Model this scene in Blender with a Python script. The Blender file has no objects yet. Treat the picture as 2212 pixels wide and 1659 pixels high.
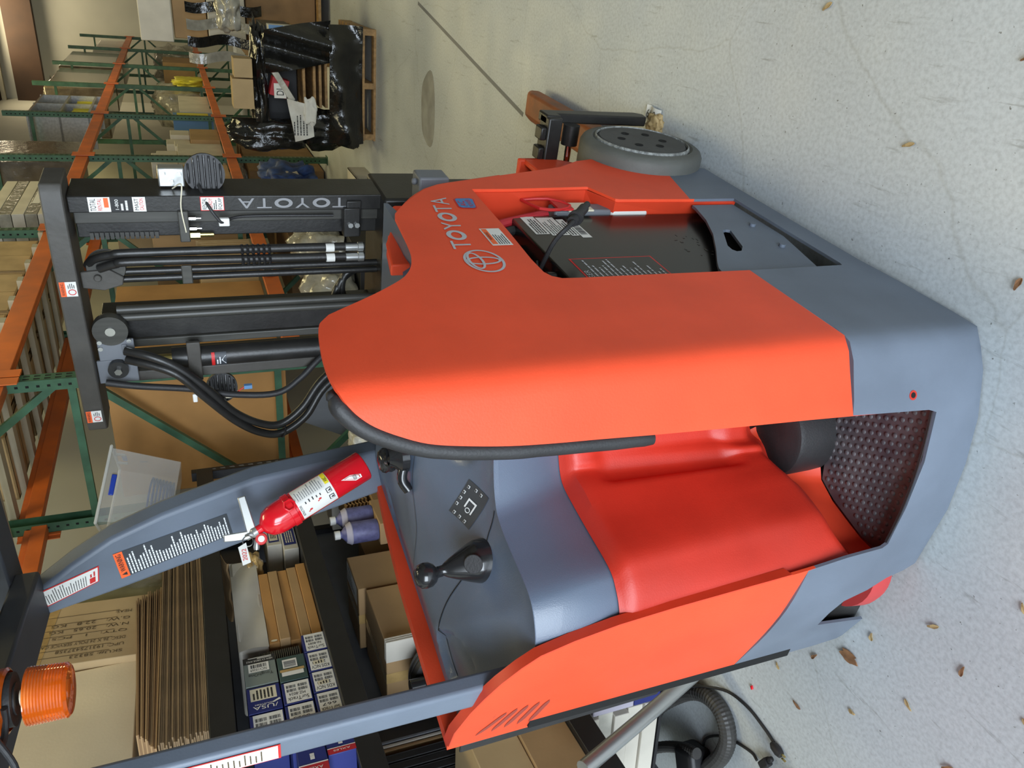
import bpy, bmesh, math, random
from mathutils import Vector, Matrix, noise
from mathutils.geometry import delaunay_2d_cdt
random.seed(7)
C = bpy.context.scene.collection
S = bpy.context.scene
PI = math.pi
# ---------------------------------------------------------------- camera (phone held sideways: picture-left is up)
def make_camera():
    f, pitch, roll, h = 1670.0, math.radians(21.4), math.radians(5.85), 1.65
    cam = bpy.data.cameras.new('camera'); cam.sensor_fit = 'HORIZONTAL'
    cam.sensor_width = 36.0; cam.lens = f / 2212 * 36.0; cam.clip_start = 0.02; cam.clip_end = 200
    o = bpy.data.objects.new('camera', cam); C.objects.link(o)
    right = Vector((1, 0, 0)); fwd = Vector((0, math.cos(pitch), -math.sin(pitch))); down = Vector((0, -math.sin(pitch), -math.cos(pitch)))
    ux = right * math.cos(roll) + down * math.sin(roll)
    vx = right * -math.sin(roll) + down * math.cos(roll)
    m = Matrix((vx, ux, -fwd)).transposed().to_4x4(); m.translation = (0, 0, h)
    o.matrix_world = m; S.camera = o
make_camera()
# ---------------------------------------------------------------- world, daylight through the open door behind, ceiling lamps
w = bpy.data.worlds.new('world'); S.world = w; w.use_nodes = True
w.node_tree.nodes['Background'].inputs[0].default_value = (0.75, 0.87, 1.0, 1)
w.node_tree.nodes['Background'].inputs[1].default_value = 1.2
def area(name, loc, target, sx, sy, power, col):
    l = bpy.data.lights.new(name, 'AREA'); l.shape = 'RECTANGLE'; l.size = sx; l.size_y = sy; l.energy = power; l.color = col
    o = bpy.data.objects.new(name, l); C.objects.link(o); o.location = loc
    o.rotation_euler = (Vector(target) - Vector(loc)).to_track_quat('-Z', 'Y').to_euler()
    return o
area('door_daylight', (-2.5, -4.25, 2.3), (-0.4, 1.2, 0.0), 5.0, 3.2, 540, (0.80, 0.90, 1.0))
area('warehouse_lamp', (4.2, 7.5, 5.6), (4.2, 7.5, 0), 2.4, 0.8, 58, (1.0, 0.86, 0.42))
area('warehouse_lamp', (6.5, 14.0, 5.6), (6.5, 14, 0), 3.0, 1.0, 130, (1.0, 0.86, 0.44))
area('warehouse_lamp', (0.9, 3.4, 5.2), (0.6, 3.6, 0), 2.0, 0.7, 48, (1.0, 0.88, 0.54))
area('warehouse_lamp', (12.0, 23.0, 6.2), (12, 23, 0), 4.0, 1.5, 300, (1.0, 0.86, 0.6))
S.view_settings.view_transform = 'Standard'; S.view_settings.look = 'None'
S.view_settings.exposure = 0.35; S.view_settings.gamma = 1.0; S.view_settings.use_curve_mapping = False
# ---------------------------------------------------------------- materials
MT = {}
def nodes(m): m.use_nodes = True; return m.node_tree
def mat(name, col, rough=0.5, metal=0.0, var=0.0, vs=6.0, bump=0.0, bs=60.0, coat=0.0, emit=None, trans=0.0, alpha=1.0, stretch=None, col2=None, spec=0.5, detail=6):
    m = bpy.data.materials.new(name); nt = nodes(m); b = nt.nodes['Principled BSDF']; MT[name] = m
    b.inputs['Base Color'].default_value = (*col, 1); b.inputs['Roughness'].default_value = rough; b.inputs['Metallic'].default_value = metal
    b.inputs['Coat Weight'].default_value = coat; b.inputs['Transmission Weight'].default_value = trans; b.inputs['Alpha'].default_value = alpha
    b.inputs['Specular IOR Level'].default_value = spec
    if var or bump:
        tc = nt.nodes.new('ShaderNodeTexCoord'); src = tc.outputs['Object']
        if stretch:
            mp = nt.nodes.new('ShaderNodeMapping'); mp.inputs['Scale'].default_value = stretch; nt.links.new(src, mp.inputs[0]); src = mp.outputs[0]
    if var:
        n = nt.nodes.new('ShaderNodeTexNoise'); n.inputs['Scale'].default_value = vs; n.inputs['Detail'].default_value = detail; nt.links.new(src, n.inputs[0])
        r = nt.nodes.new('ShaderNodeValToRGB'); nt.links.new(n.outputs[0], r.inputs[0])
        c2 = col2 or tuple(c * (1 - var) for c in col); c1 = tuple(min(1, c * (1 + var * .6)) for c in col)
        r.color_ramp.elements[0].color = (*c2, 1); r.color_ramp.elements[1].color = (*c1, 1); r.color_ramp.elements[0].position = .35; r.color_ramp.elements[1].position = .68
        nt.links.new(r.outputs[0], b.inputs['Base Color'])
    if bump:
        n = nt.nodes.new('ShaderNodeTexNoise'); n.inputs['Scale'].default_value = bs; n.inputs['Detail'].default_value = 4; nt.links.new(src, n.inputs[0])
        bp = nt.nodes.new('ShaderNodeBump'); bp.inputs['Strength'].default_value = bump; bp.inputs['Distance'].default_value = .01
        nt.links.new(n.outputs[0], bp.inputs['Height']); nt.links.new(bp.outputs[0], b.inputs['Normal'])
    return m
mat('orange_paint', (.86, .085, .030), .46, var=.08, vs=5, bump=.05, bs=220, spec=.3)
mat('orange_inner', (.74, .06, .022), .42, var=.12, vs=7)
mat('red_pad', (.54, .030, .014), .46, var=.10, vs=6, bump=.06, bs=260)
mat('grey_paint', (.14, .168, .215), .46, var=.12, vs=5, bump=.04, bs=200)
mat('grey_plastic', (.110, .140, .195), .36, var=.07, vs=3, bump=.10, bs=420, coat=.1)
mat('grey_dark', (.06, .065, .075), .5, var=.15)
mat('decal_dark', (.045, .052, .062), .5)
mat('black_rubber', (.022, .021, .022), .55, var=.2, vs=12, bump=.1, bs=200)
mat('black_gloss', (.016, .016, .017), .2, coat=.2)
mat('mast_black', (.020, .019, .018), .38, var=.35, vs=14, bump=.05, bs=120)
mat('mast_grey', (.055, .053, .046), .42, var=.25, vs=9, stretch=(6, 6, .6))
mat('mast_cap', (.072, .066, .058), .55, var=.2, vs=10, bump=.1)
mat('battery_black', (.0085, .0075, .007), .22, var=.15, vs=5)
mat('tyre_grey', (.105, .108, .098), .62, var=.15, vs=8, bump=.12, bs=90)
mat('hub_grey', (.060, .062, .064), .6, var=.2, vs=10, bump=.1)
mat('grease', (.30, .31, .30), .35, var=.5, vs=60, bump=.6, bs=150)
mat('rust_orange', (.36, .105, .028), .5, var=.40, vs=7, col2=(.16, .06, .03), bump=.1)
mat('steel', (.55, .55, .54), .28, 1.0, var=.15, vs=30)
mat('chrome', (.75, .75, .76), .08, 1.0)
mat('brass', (.62, .50, .20), .3, 1.0)
mat('white', (.78, .78, .76), .5)
mat('label_white', (.80, .79, .75), .45)
mat('label_cream', (.72, .66, .50), .5)
mat('light_text', (.50, .51, .54), .5)
mat('rail_text', (.26, .26, .27), .5)
mat('white_text', (.82, .84, .86), .5)
mat('ink', (.02, .02, .022), .6)
mat('ink_brown', (.10, .065, .03), .7)
mat('red', (.62, .02, .02), .5)
mat('sign_orange', (.95, .14, .03), .5)
mat('yellow', (.85, .72, .03), .5)
mat('badge_blue', (.06, .22, .50), .5)
mat('ext_red', (.72, .008, .018), .2, coat=.5)
mat('silver', (.62, .63, .62), .32, .85)
mat('cardboard', (.42, .265, .125), .8, var=.14, vs=3, bump=.06, bs=40)
mat('cardboard_light', (.50, .36, .19), .8, var=.14, vs=3, bump=.05, bs=40)
mat('cardboard_dark', (.27, .16, .075), .85, var=.2, vs=4, bump=.06, bs=40)
mat('cardboard_orange', (.46, .235, .075), .8, var=.16, vs=3)
mat('carton_white', (.62, .58, .50), .75, var=.12, vs=4, bump=.05, bs=30)
mat('tape', (.50, .33, .13), .18, var=.15, vs=20, bump=.3, bs=30, coat=.4)
mat('panel_cream', (.74, .62, .42), .5, var=.06, vs=3, bump=.05, bs=90)
mat('board_cream', (.50, .45, .32), .6, var=.15, vs=3)
mat('rack_green', (.045, .125, .070), .45, var=.3, vs=8)
mat('rack_orange', (.70, .155, .022), .42, var=.2, vs=4, col2=(.55, .13, .03))
mat('shelf_black', (.013, .013, .015), .5, var=.2, vs=8)
mat('slot_dark', (.004, .004, .004), .9)
mat('cardboard_edge', (.25, .165, .085), .85, var=.2, vs=8)
mat('wood', (.40, .24, .10), .7, var=.3, vs=5, stretch=(1, 6, 6), bump=.1)
mat('wood_dark', (.055, .026, .011), .7, var=.25, vs=1.5)
mat('bin_wood', (.50, .35, .17), .7, var=.2, vs=5)
mat('black_wrap', (.014, .014, .013), .13, var=.3, vs=10, bump=.9, bs=18, coat=.3)
mat('clear_wrap', (.36, .34, .28), .16, var=.3, vs=10, bump=.9, bs=16, coat=.4)
mat('brown_wrap', (.17, .135, .095), .18, var=.3, vs=6, bump=.8, bs=14, coat=.4)
mat('bag_white', (.55, .53, .46), .32, var=.25, vs=9, bump=.8, bs=22)
mat('blue_plastic', (.012, .045, .36), .35)
mat('box_blue', (.018, .028, .17), .5, var=.1)
mat('box_red', (.45, .02, .03), .5)
mat('box_green', (.05, .09, .085), .5)
mat('box_greygreen', (.20, .235, .215), .6)
mat('panel_grey', (.17, .18, .20), .5, var=.1)
mat('green_case', (.085, .13, .085), .5, var=.15)
mat('coat_blue', (.03, .07, .22), .6, var=.4, vs=14)
mat('vac_hose', (.050, .048, .046), .5, var=.2, vs=20)
mat('yellow_bag', (.62, .56, .06), .5)
mat('light_blue', (.12, .26, .48), .5)
mat('wall_white', (.50, .485, .40), .75, var=.06, vs=1.2)
mat('ceiling_grey', (.30, .29, .26), .8, var=.1, vs=1)
mat('leaf_brown', (.30, .15, .07), .7, var=.4, vs=30)
mat('leaf_tan', (.42, .30, .14), .7)
mat('paper', (.72, .71, .66), .6, var=.08, vs=20)
mat('lid_purple', (.45, .42, .50), .4)
mat('violet_label', (.14, .14, .30), .5, var=.3, vs=30)
mat('stain', (.40, .40, .37), .25, var=.25, vs=6); mat('wrap_olive', (.22, .20, .11), .2, var=.3, vs=6, bump=.5, bs=20, coat=.3); mat('vent', (.32, .05, .035), .5); mat('red_dull', (.50, .05, .05), .5)
m = mat('amber', (1.0, .17, .01), .08, trans=.55, coat=.4)
m = mat('tote_clear', (.62, .62, .60), .22, trans=.0, alpha=.20)
mat('tote_edge', (.66, .66, .62), .25, alpha=.6)
# painted concrete floor: cool grey paint, scuffs, pits and worn patches
def floor_mat():
    m = bpy.data.materials.new('floor_paint'); nt = nodes(m); L = nt.links.new; b = nt.nodes['Principled BSDF']; MT['floor_paint'] = m
    tc = nt.nodes.new('ShaderNodeTexCoord').outputs['Object']
    def nz(scale, det=6, src=tc, rough=.55):
        n = nt.nodes.new('ShaderNodeTexNoise'); n.inputs['Scale'].default_value = scale; n.inputs['Detail'].default_value = det; n.inputs['Roughness'].default_value = rough
        L(src, n.inputs[0]); return n.outputs[0]
    def ramp(src, a, ca, bb, cb):
        r = nt.nodes.new('ShaderNodeValToRGB'); L(src, r.inputs[0]); e = r.color_ramp.elements
        e[0].position = a; e[0].color = (*ca, 1); e[1].position = bb; e[1].color = (*cb, 1); return r.outputs[0]
    def mix(fac, a, c):
        x = nt.nodes.new('ShaderNodeMix'); x.data_type = 'RGBA'; x.blend_type = 'MULTIPLY'
        if fac is None: x.inputs[0].default_value = 1
        else: L(fac, x.inputs[0])
        L(a, x.inputs[6]); L(c, x.inputs[7]); return x.outputs[2]
    base = ramp(nz(1.3, 8), .3, (.545, .585, .605), .72, (.64, .685, .71))
    fine = ramp(nz(85, 8), .30, (.80, .80, .80), .60, (1, 1, 1))
    pits = ramp(nz(70, 4), .27, (.34, .33, .31), .325, (1, 1, 1))
    mp = nt.nodes.new('ShaderNodeMapping'); mp.inputs['Rotation'].default_value = (0, 0, .6); mp.inputs['Scale'].default_value = (1, 9, 1); L(tc, mp.inputs[0])
    streak = ramp(nz(4.0, 9, mp.outputs[0], .68), .29, (.62, .61, .59), .40, (1, 1, 1))
    v = nt.nodes.new('ShaderNodeTexVoronoi'); v.feature = 'DISTANCE_TO_EDGE'; v.inputs['Scale'].default_value = .9; 
    d = nt.nodes.new('ShaderNodeMix'); d.data_type = 'VECTOR'; d.inputs[0].default_value = .12
    n2 = nt.nodes.new('ShaderNodeTexNoise'); n2.inputs['Scale'].default_value = 3; n2.inputs['Detail'].default_value = 5; L(tc, n2.inputs[0])
    L(tc, d.inputs[4]); L(n2.outputs[1], d.inputs[5]); L(d.outputs[1], v.inputs[0])
    crack = ramp(v.outputs[0], .0, (.88, .87, .85), .003, (1, 1, 1))
    c = mix(None, base, fine); c = mix(None, c, pits); c = mix(None, c, streak); c = mix(None, c, crack)
    L(c, b.inputs['Base Color'])
    L(ramp(nz(4, 6), .3, (.33,) * 3, .7, (.55,) * 3), b.inputs['Roughness'])
    bp = nt.nodes.new('ShaderNodeBump'); bp.inputs['Strength'].default_value = .10; bp.inputs['Distance'].default_value = .004
    L(nz(45, 6), bp.inputs['Height']); L(bp.outputs[0], b.inputs['Normal'])
floor_mat()
# dimpled anti-fatigue mat
def dimple_mat():
    m = bpy.data.materials.new('mat_rubber'); nt = nodes(m); L = nt.links.new; b = nt.nodes['Principled BSDF']; MT['mat_rubber'] = m
    tc = nt.nodes.new('ShaderNodeTexCoord').outputs['Object']
    n = nt.nodes.new('ShaderNodeTexNoise'); n.inputs['Scale'].default_value = 9; n.inputs['Detail'].default_value = 7; L(tc, n.inputs[0])
    r = nt.nodes.new('ShaderNodeValToRGB'); L(n.outputs[0], r.inputs[0]); r.color_ramp.elements[0].position = .35; r.color_ramp.elements[1].position = .7
    r.color_ramp.elements[0].color = (.060, .058, .068, 1); r.color_ramp.elements[1].color = (.14, .135, .14, 1); L(r.outputs[0], b.inputs['Base Color'])
    b.inputs['Roughness'].default_value = .45
dimple_mat()
# ---------------------------------------------------------------- mesh builder
class MB:
    def __init__(s): s.v = []; s.f = []; s.m = []
    def add(s, vs, fs, mi=0):
        o = len(s.v); s.v += [tuple(v) for v in vs]; s.f += [tuple(o + i for i in f) for f in fs]; s.m += [mi] * len(fs); return s
    def box(s, a, b, mi=0, M=None):
        vs = [Vector((x, y, z)) for x in (a[0], b[0]) for y in (a[1], b[1]) for z in (a[2], b[2])]
        if M is not None: vs = [M @ v for v in vs]
        return s.add(vs, [(0, 1, 3, 2), (4, 6, 7, 5), (0, 4, 5, 1), (2, 3, 7, 6), (0, 2, 6, 4), (1, 5, 7, 3)], mi)
    def quad(s, a, b, c, d, mi=0): return s.add([a, b, c, d], [(0, 1, 2, 3)], mi)
    def prism(s, P, d, mi=0):
        n = len(P); d = Vector(d); P = [Vector(p) for p in P]
        return s.add(P + [p + d for p in P], [tuple(range(n))[::-1], tuple(range(n, 2 * n))] + [(i, (i + 1) % n, n + (i + 1) % n, n + i) for i in range(n)], mi)
    def cyl(s, a, b, r, r2=None, n=20, mi=0, cap=True):
        r2 = r if r2 is None else r2; a = Vector(a); b = Vector(b); t = (b - a).normalized()
        u = t.orthogonal().normalized(); w = t.cross(u); vs = []
        for c, q in ((a, r), (b, r2)):
            for i in range(n): an = 2 * PI * i / n; vs.append(c + (u * math.cos(an) + w * math.sin(an)) * q)
        fs = [(i, (i + 1) % n, n + (i + 1) % n, n + i) for i in range(n)]
        if cap: fs += [tuple(range(n))[::-1], tuple(range(n, 2 * n))]
        return s.add(vs, fs, mi)
    def lathe(s, prof, o, ax, n=28, mi=0):
        o = Vector(o); t = Vector(ax).normalized(); u = t.orthogonal().normalized(); w = t.cross(u); vs = []; k = len(prof)
        for r, h in prof:
            for i in range(n): an = 2 * PI * i / n; vs.append(o + t * h + (u * math.cos(an) + w * math.sin(an)) * max(r, 1e-5))
        fs = [(j * n + i, j * n + (i + 1) % n, (j + 1) * n + (i + 1) % n, (j + 1) * n + i) for j in range(k - 1) for i in range(n)]
        return s.add(vs, fs, mi)
    def tube(s, P, r, n=10, mi=0, smooth=6, rfun=None, cap=True, sx=1.0):
        P = [Vector(p) for p in P]
        if smooth and len(P) > 2: P = cat(P, smooth)
        vs = []; t0 = (P[1] - P[0]).normalized(); u = t0.orthogonal().normalized(); K = len(P)
        for i, p in enumerate(P):
            t = (P[min(i + 1, K - 1)] - P[max(i - 1, 0)]).normalized(); u = (u - t * u.dot(t)).normalized(); w_ = t.cross(u)
            q = rfun(i, K) * r if rfun else r
            for j in range(n): an = 2 * PI * j / n; vs.append(p + u * math.cos(an) * q + w_ * math.sin(an) * q * sx)
        fs = [(i * n + j, i * n + (j + 1) % n, (i + 1) * n + (j + 1) % n, (i + 1) * n + j) for i in range(K - 1) for j in range(n)]
        if cap: fs += [tuple(range(n))[::-1], tuple(range((K - 1) * n, K * n))]
        return s.add(vs, fs, mi)
    def grid(s, fn, nu, nv, mi=0):
        vs = [fn(i / nu, j / nv) for i in range(nu + 1) for j in range(nv + 1)]
        return s.add(vs, [(i * (nv + 1) + j, (i + 1) * (nv + 1) + j, (i + 1) * (nv + 1) + j + 1, i * (nv + 1) + j + 1) for i in range(nu) for j in range(nv)], mi)
    def blob(s, c, r, amp=.2, fr=2.0, seed=0, mi=0, sub=4, flat=None):
        bm = bmesh.new(); bmesh.ops.create_icosphere(bm, subdivisions=sub, radius=1); o = len(s.v)
        for v in bm.verts:
            d = v.co.normalized(); k = 1 + amp * (noise.noise(d * fr + Vector((seed, 0, 0))) * 1.3 + .6 * abs(noise.noise(d * fr * 2.6 + Vector((0, seed, 0)))) + .35 * abs(noise.noise(d * fr * 6 + Vector((0, seed, 3)))))
            # squash towards a box
            q = max(abs(d.x), abs(d.y), abs(d.z)); d = d * (1 / q) * .45 + d * .55
            p = Vector((d.x * r[0], d.y * r[1], d.z * r[2])) * k + Vector(c)
            if flat is not None and p.z < flat: p.z = flat
            v.co = p
        bm.verts.ensure_lookup_table()
        s.v += [tuple(v.co) for v in bm.verts]; s.f += [tuple(o + v.index for v in f.verts) for f in bm.faces]; s.m += [mi] * len(bm.faces); bm.free(); return s
    def build(s, name, mats, parent=None, smooth=35, bevel=0, seg=2, solid=0, soff=-1):
        me = bpy.data.meshes.new(name); me.from_pydata(s.v, [], s.f); 
        if isinstance(mats, str): mats = [mats]
        for x in mats: me.materials.append(MT[x])
        me.polygons.foreach_set('material_index', s.m)
        me.update(); bm = bmesh.new(); bm.from_mesh(me)
        if solid <= 0: bmesh.ops.recalc_face_normals(bm, faces=bm.faces)
        if smooth:
            for f in bm.faces: f.smooth = True
            for e in bm.edges:
                if len(e.link_faces) == 2 and e.calc_face_angle(0) > math.radians(smooth): e.smooth = False
        bm.to_mesh(me); bm.free()
        o = bpy.data.objects.new(name, me); C.objects.link(o)
        if parent: o.parent = parent
        if solid > 0:
            q = o.modifiers.new('s', 'SOLIDIFY'); q.thickness = solid; q.offset = soff; q.use_even_offset = False
            if smooth: es = o.modifiers.new('e', 'EDGE_SPLIT'); es.split_angle = math.radians(38)
        if bevel:
            q = o.modifiers.new('b', 'BEVEL'); q.width = bevel; q.segments = seg; q.limit_method = 'ANGLE'; q.angle_limit = math.radians(40)
        return o
def cat(P, n=6):
    out = []; Q = [P[0] * 2 - P[1]] + P + [P[-1] * 2 - P[-2]]
    for i in range(1, len(Q) - 2):
        a, b, c, d = Q[i - 1:i + 3]
        for k in range(n):
            t = k / n; out.append(.5 * ((2 * b) + (c - a) * t + (2 * a - 5 * b + 4 * c - d) * t * t + (3 * b - a - 3 * c + d) * t ** 3))
    return out + [P[-1]]
def ss(a, b, x): t = max(0, min(1, (x - a) / (b - a))); return t * t * (3 - 2 * t)
def tag(o, label=None, cat_=None, group=None, kind=None):
    if label: o['label'] = label
    if cat_: o['category'] = cat_
    if group: o['group'] = group
    if kind: o['kind'] = kind
    return o
# frames: truck, pallet rack and steel shelf each stand at an angle of their own
def frame(o, deg): return Matrix.Translation(o) @ Matrix.Rotation(math.radians(deg), 4, 'Z')
TR = frame((-.0361, 1.1642, 0), 55.26); RK = frame((0, 0, 0), 60.7); SH = frame((0, 0, 0), 68.5); WD = Matrix.Identity(4)
def thing(name, label, cat_, fr, loc=(0, 0, 0), rz=0, group=None, rot=None):
    o = bpy.data.objects.new(name, None); C.objects.link(o); o.empty_display_size = .05
    M = fr @ Matrix.Translation(loc) @ Matrix.Rotation(math.radians(rz), 4, 'Z')
    if rot is not None: M = M @ rot
    o.matrix_world = M
    return tag(o, label, cat_, group)
def single(o, fr, loc, label, cat_, group=None, rz=0, rot=None):
    M = fr @ Matrix.Translation(loc) @ Matrix.Rotation(math.radians(rz), 4, 'Z')
    if rot is not None: M = M @ rot
    o.matrix_world = M
    return tag(o, label, cat_, group)
_tc = {}
def text_mesh(t):
    if t in _tc: return _tc[t]
    cu = bpy.data.curves.new('t', 'FONT'); cu.body = t; cu.size = 1; cu.resolution_u = 3
    ob = bpy.data.objects.new('t', cu); C.objects.link(ob); bpy.context.view_layer.update()
    me = bpy.data.meshes.new_from_object(ob.evaluated_get(bpy.context.evaluated_depsgraph_get()))
    vs = [tuple(v.co) for v in me.vertices]; fs = [tuple(p.vertices) for p in me.polygons]
    bpy.data.objects.remove(ob); bpy.data.curves.remove(cu); bpy.data.meshes.remove(me)
    x0 = min(v[0] for v in vs); x1 = max(v[0] for v in vs); y0 = min(v[1] for v in vs); y1 = max(v[1] for v in vs)
    _tc[t] = ([((v[0] - x0) / (x1 - x0), (v[1] - y0) / (y1 - y0)) for v in vs], fs, (x1 - x0), (y1 - y0)); return _tc[t]
class Decal:
    """a sticker: fn(u, v, lift) gives the 3-D point; items lie in layers a fraction of a millimetre apart"""
    def __init__(s, fn): s.fn = fn; s.b = MB(); s.mats = []
    def mi(s, m):
        if m not in s.mats: s.mats.append(m)
        return s.mats.index(m)
    def rect(s, u0, v0, u1, v1, m, k=1):
        h = k * .0006; f = s.fn
        s.b.quad(f(u0, v0, h), f(u1, v0, h), f(u1, v1, h), f(u0, v1, h), s.mi(m)); return s
    def poly(s, P, m, k=2): s.b.add([s.fn(u, v, k * .0006) for u, v in P], [tuple(range(len(P)))], s.mi(m)); return s
    def text(s, t, u0, v0, u1, v1, m, k=2, rot=0, shear=0):
        vs, fs, _, _ = text_mesh(t); out = []
        for x, y in vs:
            if rot == 90: x, y = 1 - y, x
            elif rot == 180: x, y = 1 - x, 1 - y
            elif rot == 270: x, y = y, 1 - x
            out.append(s.fn(u0 + (u1 - u0) * x, v0 + (v1 - v0) * y + shear * x, k * .0006))
        s.b.add(out, fs, s.mi(m)); return s
    def lines(s, u0, v0, u1, v1, n, m, k=2, fill=.5, rot=0, minl=.5, seed=1):
        r = random.Random(seed)
        for i in range(n):
            L = minl + (1 - minl) * r.random()
            if rot == 0:
                y = v1 - (v1 - v0) * (i + .5) / n; hh = (v1 - v0) / n * fill / 2; x = u0; E = u0 + (u1 - u0) * L
                while x < E:
                    wd = (u1 - u0) * (.05 + .09 * r.random()); s.rect(x, y - hh, min(x + wd, E), y + hh, m, k); x += wd + (u1 - u0) * .018
            else:
                x = u0 + (u1 - u0) * (i + .5) / n; hh = (u1 - u0) / n * fill / 2; s.rect(x - hh, v0, x + hh, v0 + (v1 - v0) * L, m, k)
        return s
    def bars(s, u0, v0, u1, v1, n, m, k=2, vert=True, seed=3):
        r = random.Random(seed); x = 0; ws = [(.3 + r.random(), .3 + r.random()) for _ in range(n)]; T = sum(a + b for a, b in ws)
        for a, b in ws:
            p, q = x / T, (x + a) / T; x += a + b
            if vert: s.rect(u0 + (u1 - u0) * p, v0, u0 + (u1 - u0) * q, v1, m, k)
            else: s.rect(u0, v0 + (v1 - v0) * p, u1, v0 + (v1 - v0) * q, m, k)
        return s
    def ring(s, cu, cv, ru, rv, t, m, k=2, n=36):
        P = []
        for i in range(n):
            a = 2 * PI * i / n; P += [(cu + ru * math.cos(a), cv + rv * math.sin(a)), (cu + (ru - t) * math.cos(a), cv + (rv - t) * math.sin(a))]
        s.b.add([s.fn(u, v, k * .0006) for u, v in P], [(2 * i, (2 * i + 2) % (2 * n), (2 * i + 3) % (2 * n), 2 * i + 1) for i in range(n)], s.mi(m)); return s
    def build(s, name, parent): return s.b.build(name, s.mats, parent, smooth=0)
def flat(o, ux, vy):
    o = Vector(o); ux = Vector(ux); vy = Vector(vy); n = ux.cross(vy).normalized()
    return lambda u, v, h: o + ux * u + vy * v + n * h
def pip(x, y, P):
    c = False; j = len(P) - 1
    for i in range(len(P)):
        if (P[i][1] > y) != (P[j][1] > y) and x < (P[j][0] - P[i][0]) * (y - P[i][1]) / (P[j][1] - P[i][1]) + P[i][0]: c = not c
        j = i
    return c
def region(outer, holes, step, fn, lines=(), mfn=None):
    """fills a 2-D outline (with holes) with a fine triangle mesh and maps it to 3-D"""
    V = []; E = []
    for P in [outer] + holes:
        o = len(V); n = len(P); V += [Vector(p) for p in P]; E += [(o + i, o + (i + 1) % n) for i in range(n)]
    for L in lines:
        o = len(V); V += [Vector(p) for p in L]; E += [(o + i, o + i + 1) for i in range(len(L) - 1)]
    xs = [p[0] for p in outer]; ys = [p[1] for p in outer]
    i = 0; x = min(xs) + step * .37
    while x < max(xs):
        y = min(ys) + step * .41 + (step / 2 if i % 2 else 0)
        while y < max(ys):
            if pip(x, y, outer) and not any(pip(x, y, h) for h in holes): V.append(Vector((x, y)))
            y += step
        x += step; i += 1
    vs, _, fs, *_ = delaunay_2d_cdt(V, E, [], 0, 1e-5)
    b = MB(); b.v = [tuple(fn(v[0], v[1])) for v in vs]
    for f in fs:
        cx = sum(vs[k][0] for k in f) / 3; cy = sum(vs[k][1] for k in f) / 3
        if pip(cx, cy, outer) and not any(pip(cx, cy, h) for h in holes):
            b.f.append(tuple(f)); b.m.append(mfn(cx, cy) if mfn else 0)
    return b
# ================================================================ THE REACH TRUCK
T = thing('reach_truck', 'orange and grey stand-up reach truck with black mast parked on the grey floor', 'forklift', TR)
# plan of the outer skin: flat right side (y = 0), rounded corner, bowed rear up to the left corner
PL = [(.16, 0), (.13, .0005), (.108, .004), (.092, .013), (.079, .029), (.065, .054), (.045, .093), (.02, .145), (-.015, .28), (-.034, .42), (-.036, .56), (-.026, .69), (.002, .824), (.03, .92), (.061, 1.03)]
CV = cat([Vector((x, y)) for x, y in PL], 6); SL = [0.0]
for a, b in zip(CV, CV[1:]): SL.append(SL[-1] + (b - a).length)
def PS(s, z, lift=0):
    if s >= .16: return Vector((s, -lift, z))
    d = .16 - s
    for i in range(len(SL) - 1):
        if d <= SL[i + 1] or i == len(SL) - 2:
            t = (d - SL[i]) / (SL[i + 1] - SL[i]); a, b = CV[i], CV[i + 1]; p = a + (b - a) * t; n = Vector((b - a).normalized().yx); n = Vector((-n.x, n.y)) 
            return Vector((p.x + n.x * lift, p.y + n.y * lift, z))
TOPE = [(.315, 1.452), (.285, 1.459), (.249, 1.463), (.21, 1.466), (.172, 1.467), (.14, 1.466), (.112, 1.462), (.092, 1.455), (.077, 1.447), (.056, 1.430), (.036, 1.405), (.016, 1.366), (-.002, 1.319), (-.013, 1.262), (-.024, 1.175), (-.03, 1.087), (-.034, .994), (-.04, .875)]
outer = TOPE + [(-.048, .683), (-.054, .508), (-.062, .32), (-.070, .17), (-.078, .145), (-.2, .147), (-.322, .157), (-.435, .162), (-.446, .175), (-.452, .28), (-.468, .42), (-.490, .75), (-.504, .887), (-.525, .99), (-.548, 1.062), (-.577, 1.099), (-.622, 1.137), (-.675, 1.165), (-.733, 1.185), (-.85, 1.203), (-.945, 1.201),
    (-.957, 1.15), (-.957, .5), (-.955, .1), (-.945, .02), (-.93, .008), (-.82, .008), (-.765, .205), (-.70, .206), (-.646, .19), (-.615, .13), (-.577, .088), (-.560, .04), (-.54, .012), (-.357, .005), (-.226, .005), (-.107, .005), (.005, .005), (.109, .006), (.182, .012), (.342, .018), (.475, .03), (.77, .032), (1.15, .032),
    (1.216, .03), (1.225, .208), (1.265, .331), (1.300, .365), (1.300, .42), (1.279, .482), (1.217, .568), (1.136, .799), (1.06, 1.005), (1.023, 1.055), (.981, 1.092), (.904, 1.149), (.846, 1.183),
    (.821, 1.189), (.734, 1.194), (.655, 1.199), (.602, 1.206), (.547, 1.221), (.509, 1.239), (.478, 1.263), (.434, 1.313), (.399, 1.359), (.372, 1.397), (.348, 1.43)]
opening = [(1.020, .925), (1.021, .813), (1.037, .564), (1.034, .558), (.936, .518), (.932, .51), (.928, .254), (.930, .108), (.669, .108), (.458, .106), (.446, .11), (.443, .408), (.447, .687), (.448, .866), (.450, .905), (.463, .925), (.485, .935), (.553, .937), (.726, .93), (.978, .926)]
def gz(s):
    if s < .12: return .392
    if s < .5: return .392 + (s - .12) * .037
    return .265 - (s - .944) * .26
def shell_mi(s, z): return 1 if z < gz(s) else 0
def sm(P, n=4): return [(v.x, v.y) for v in cat([Vector(p) for p in P], n)]
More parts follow.
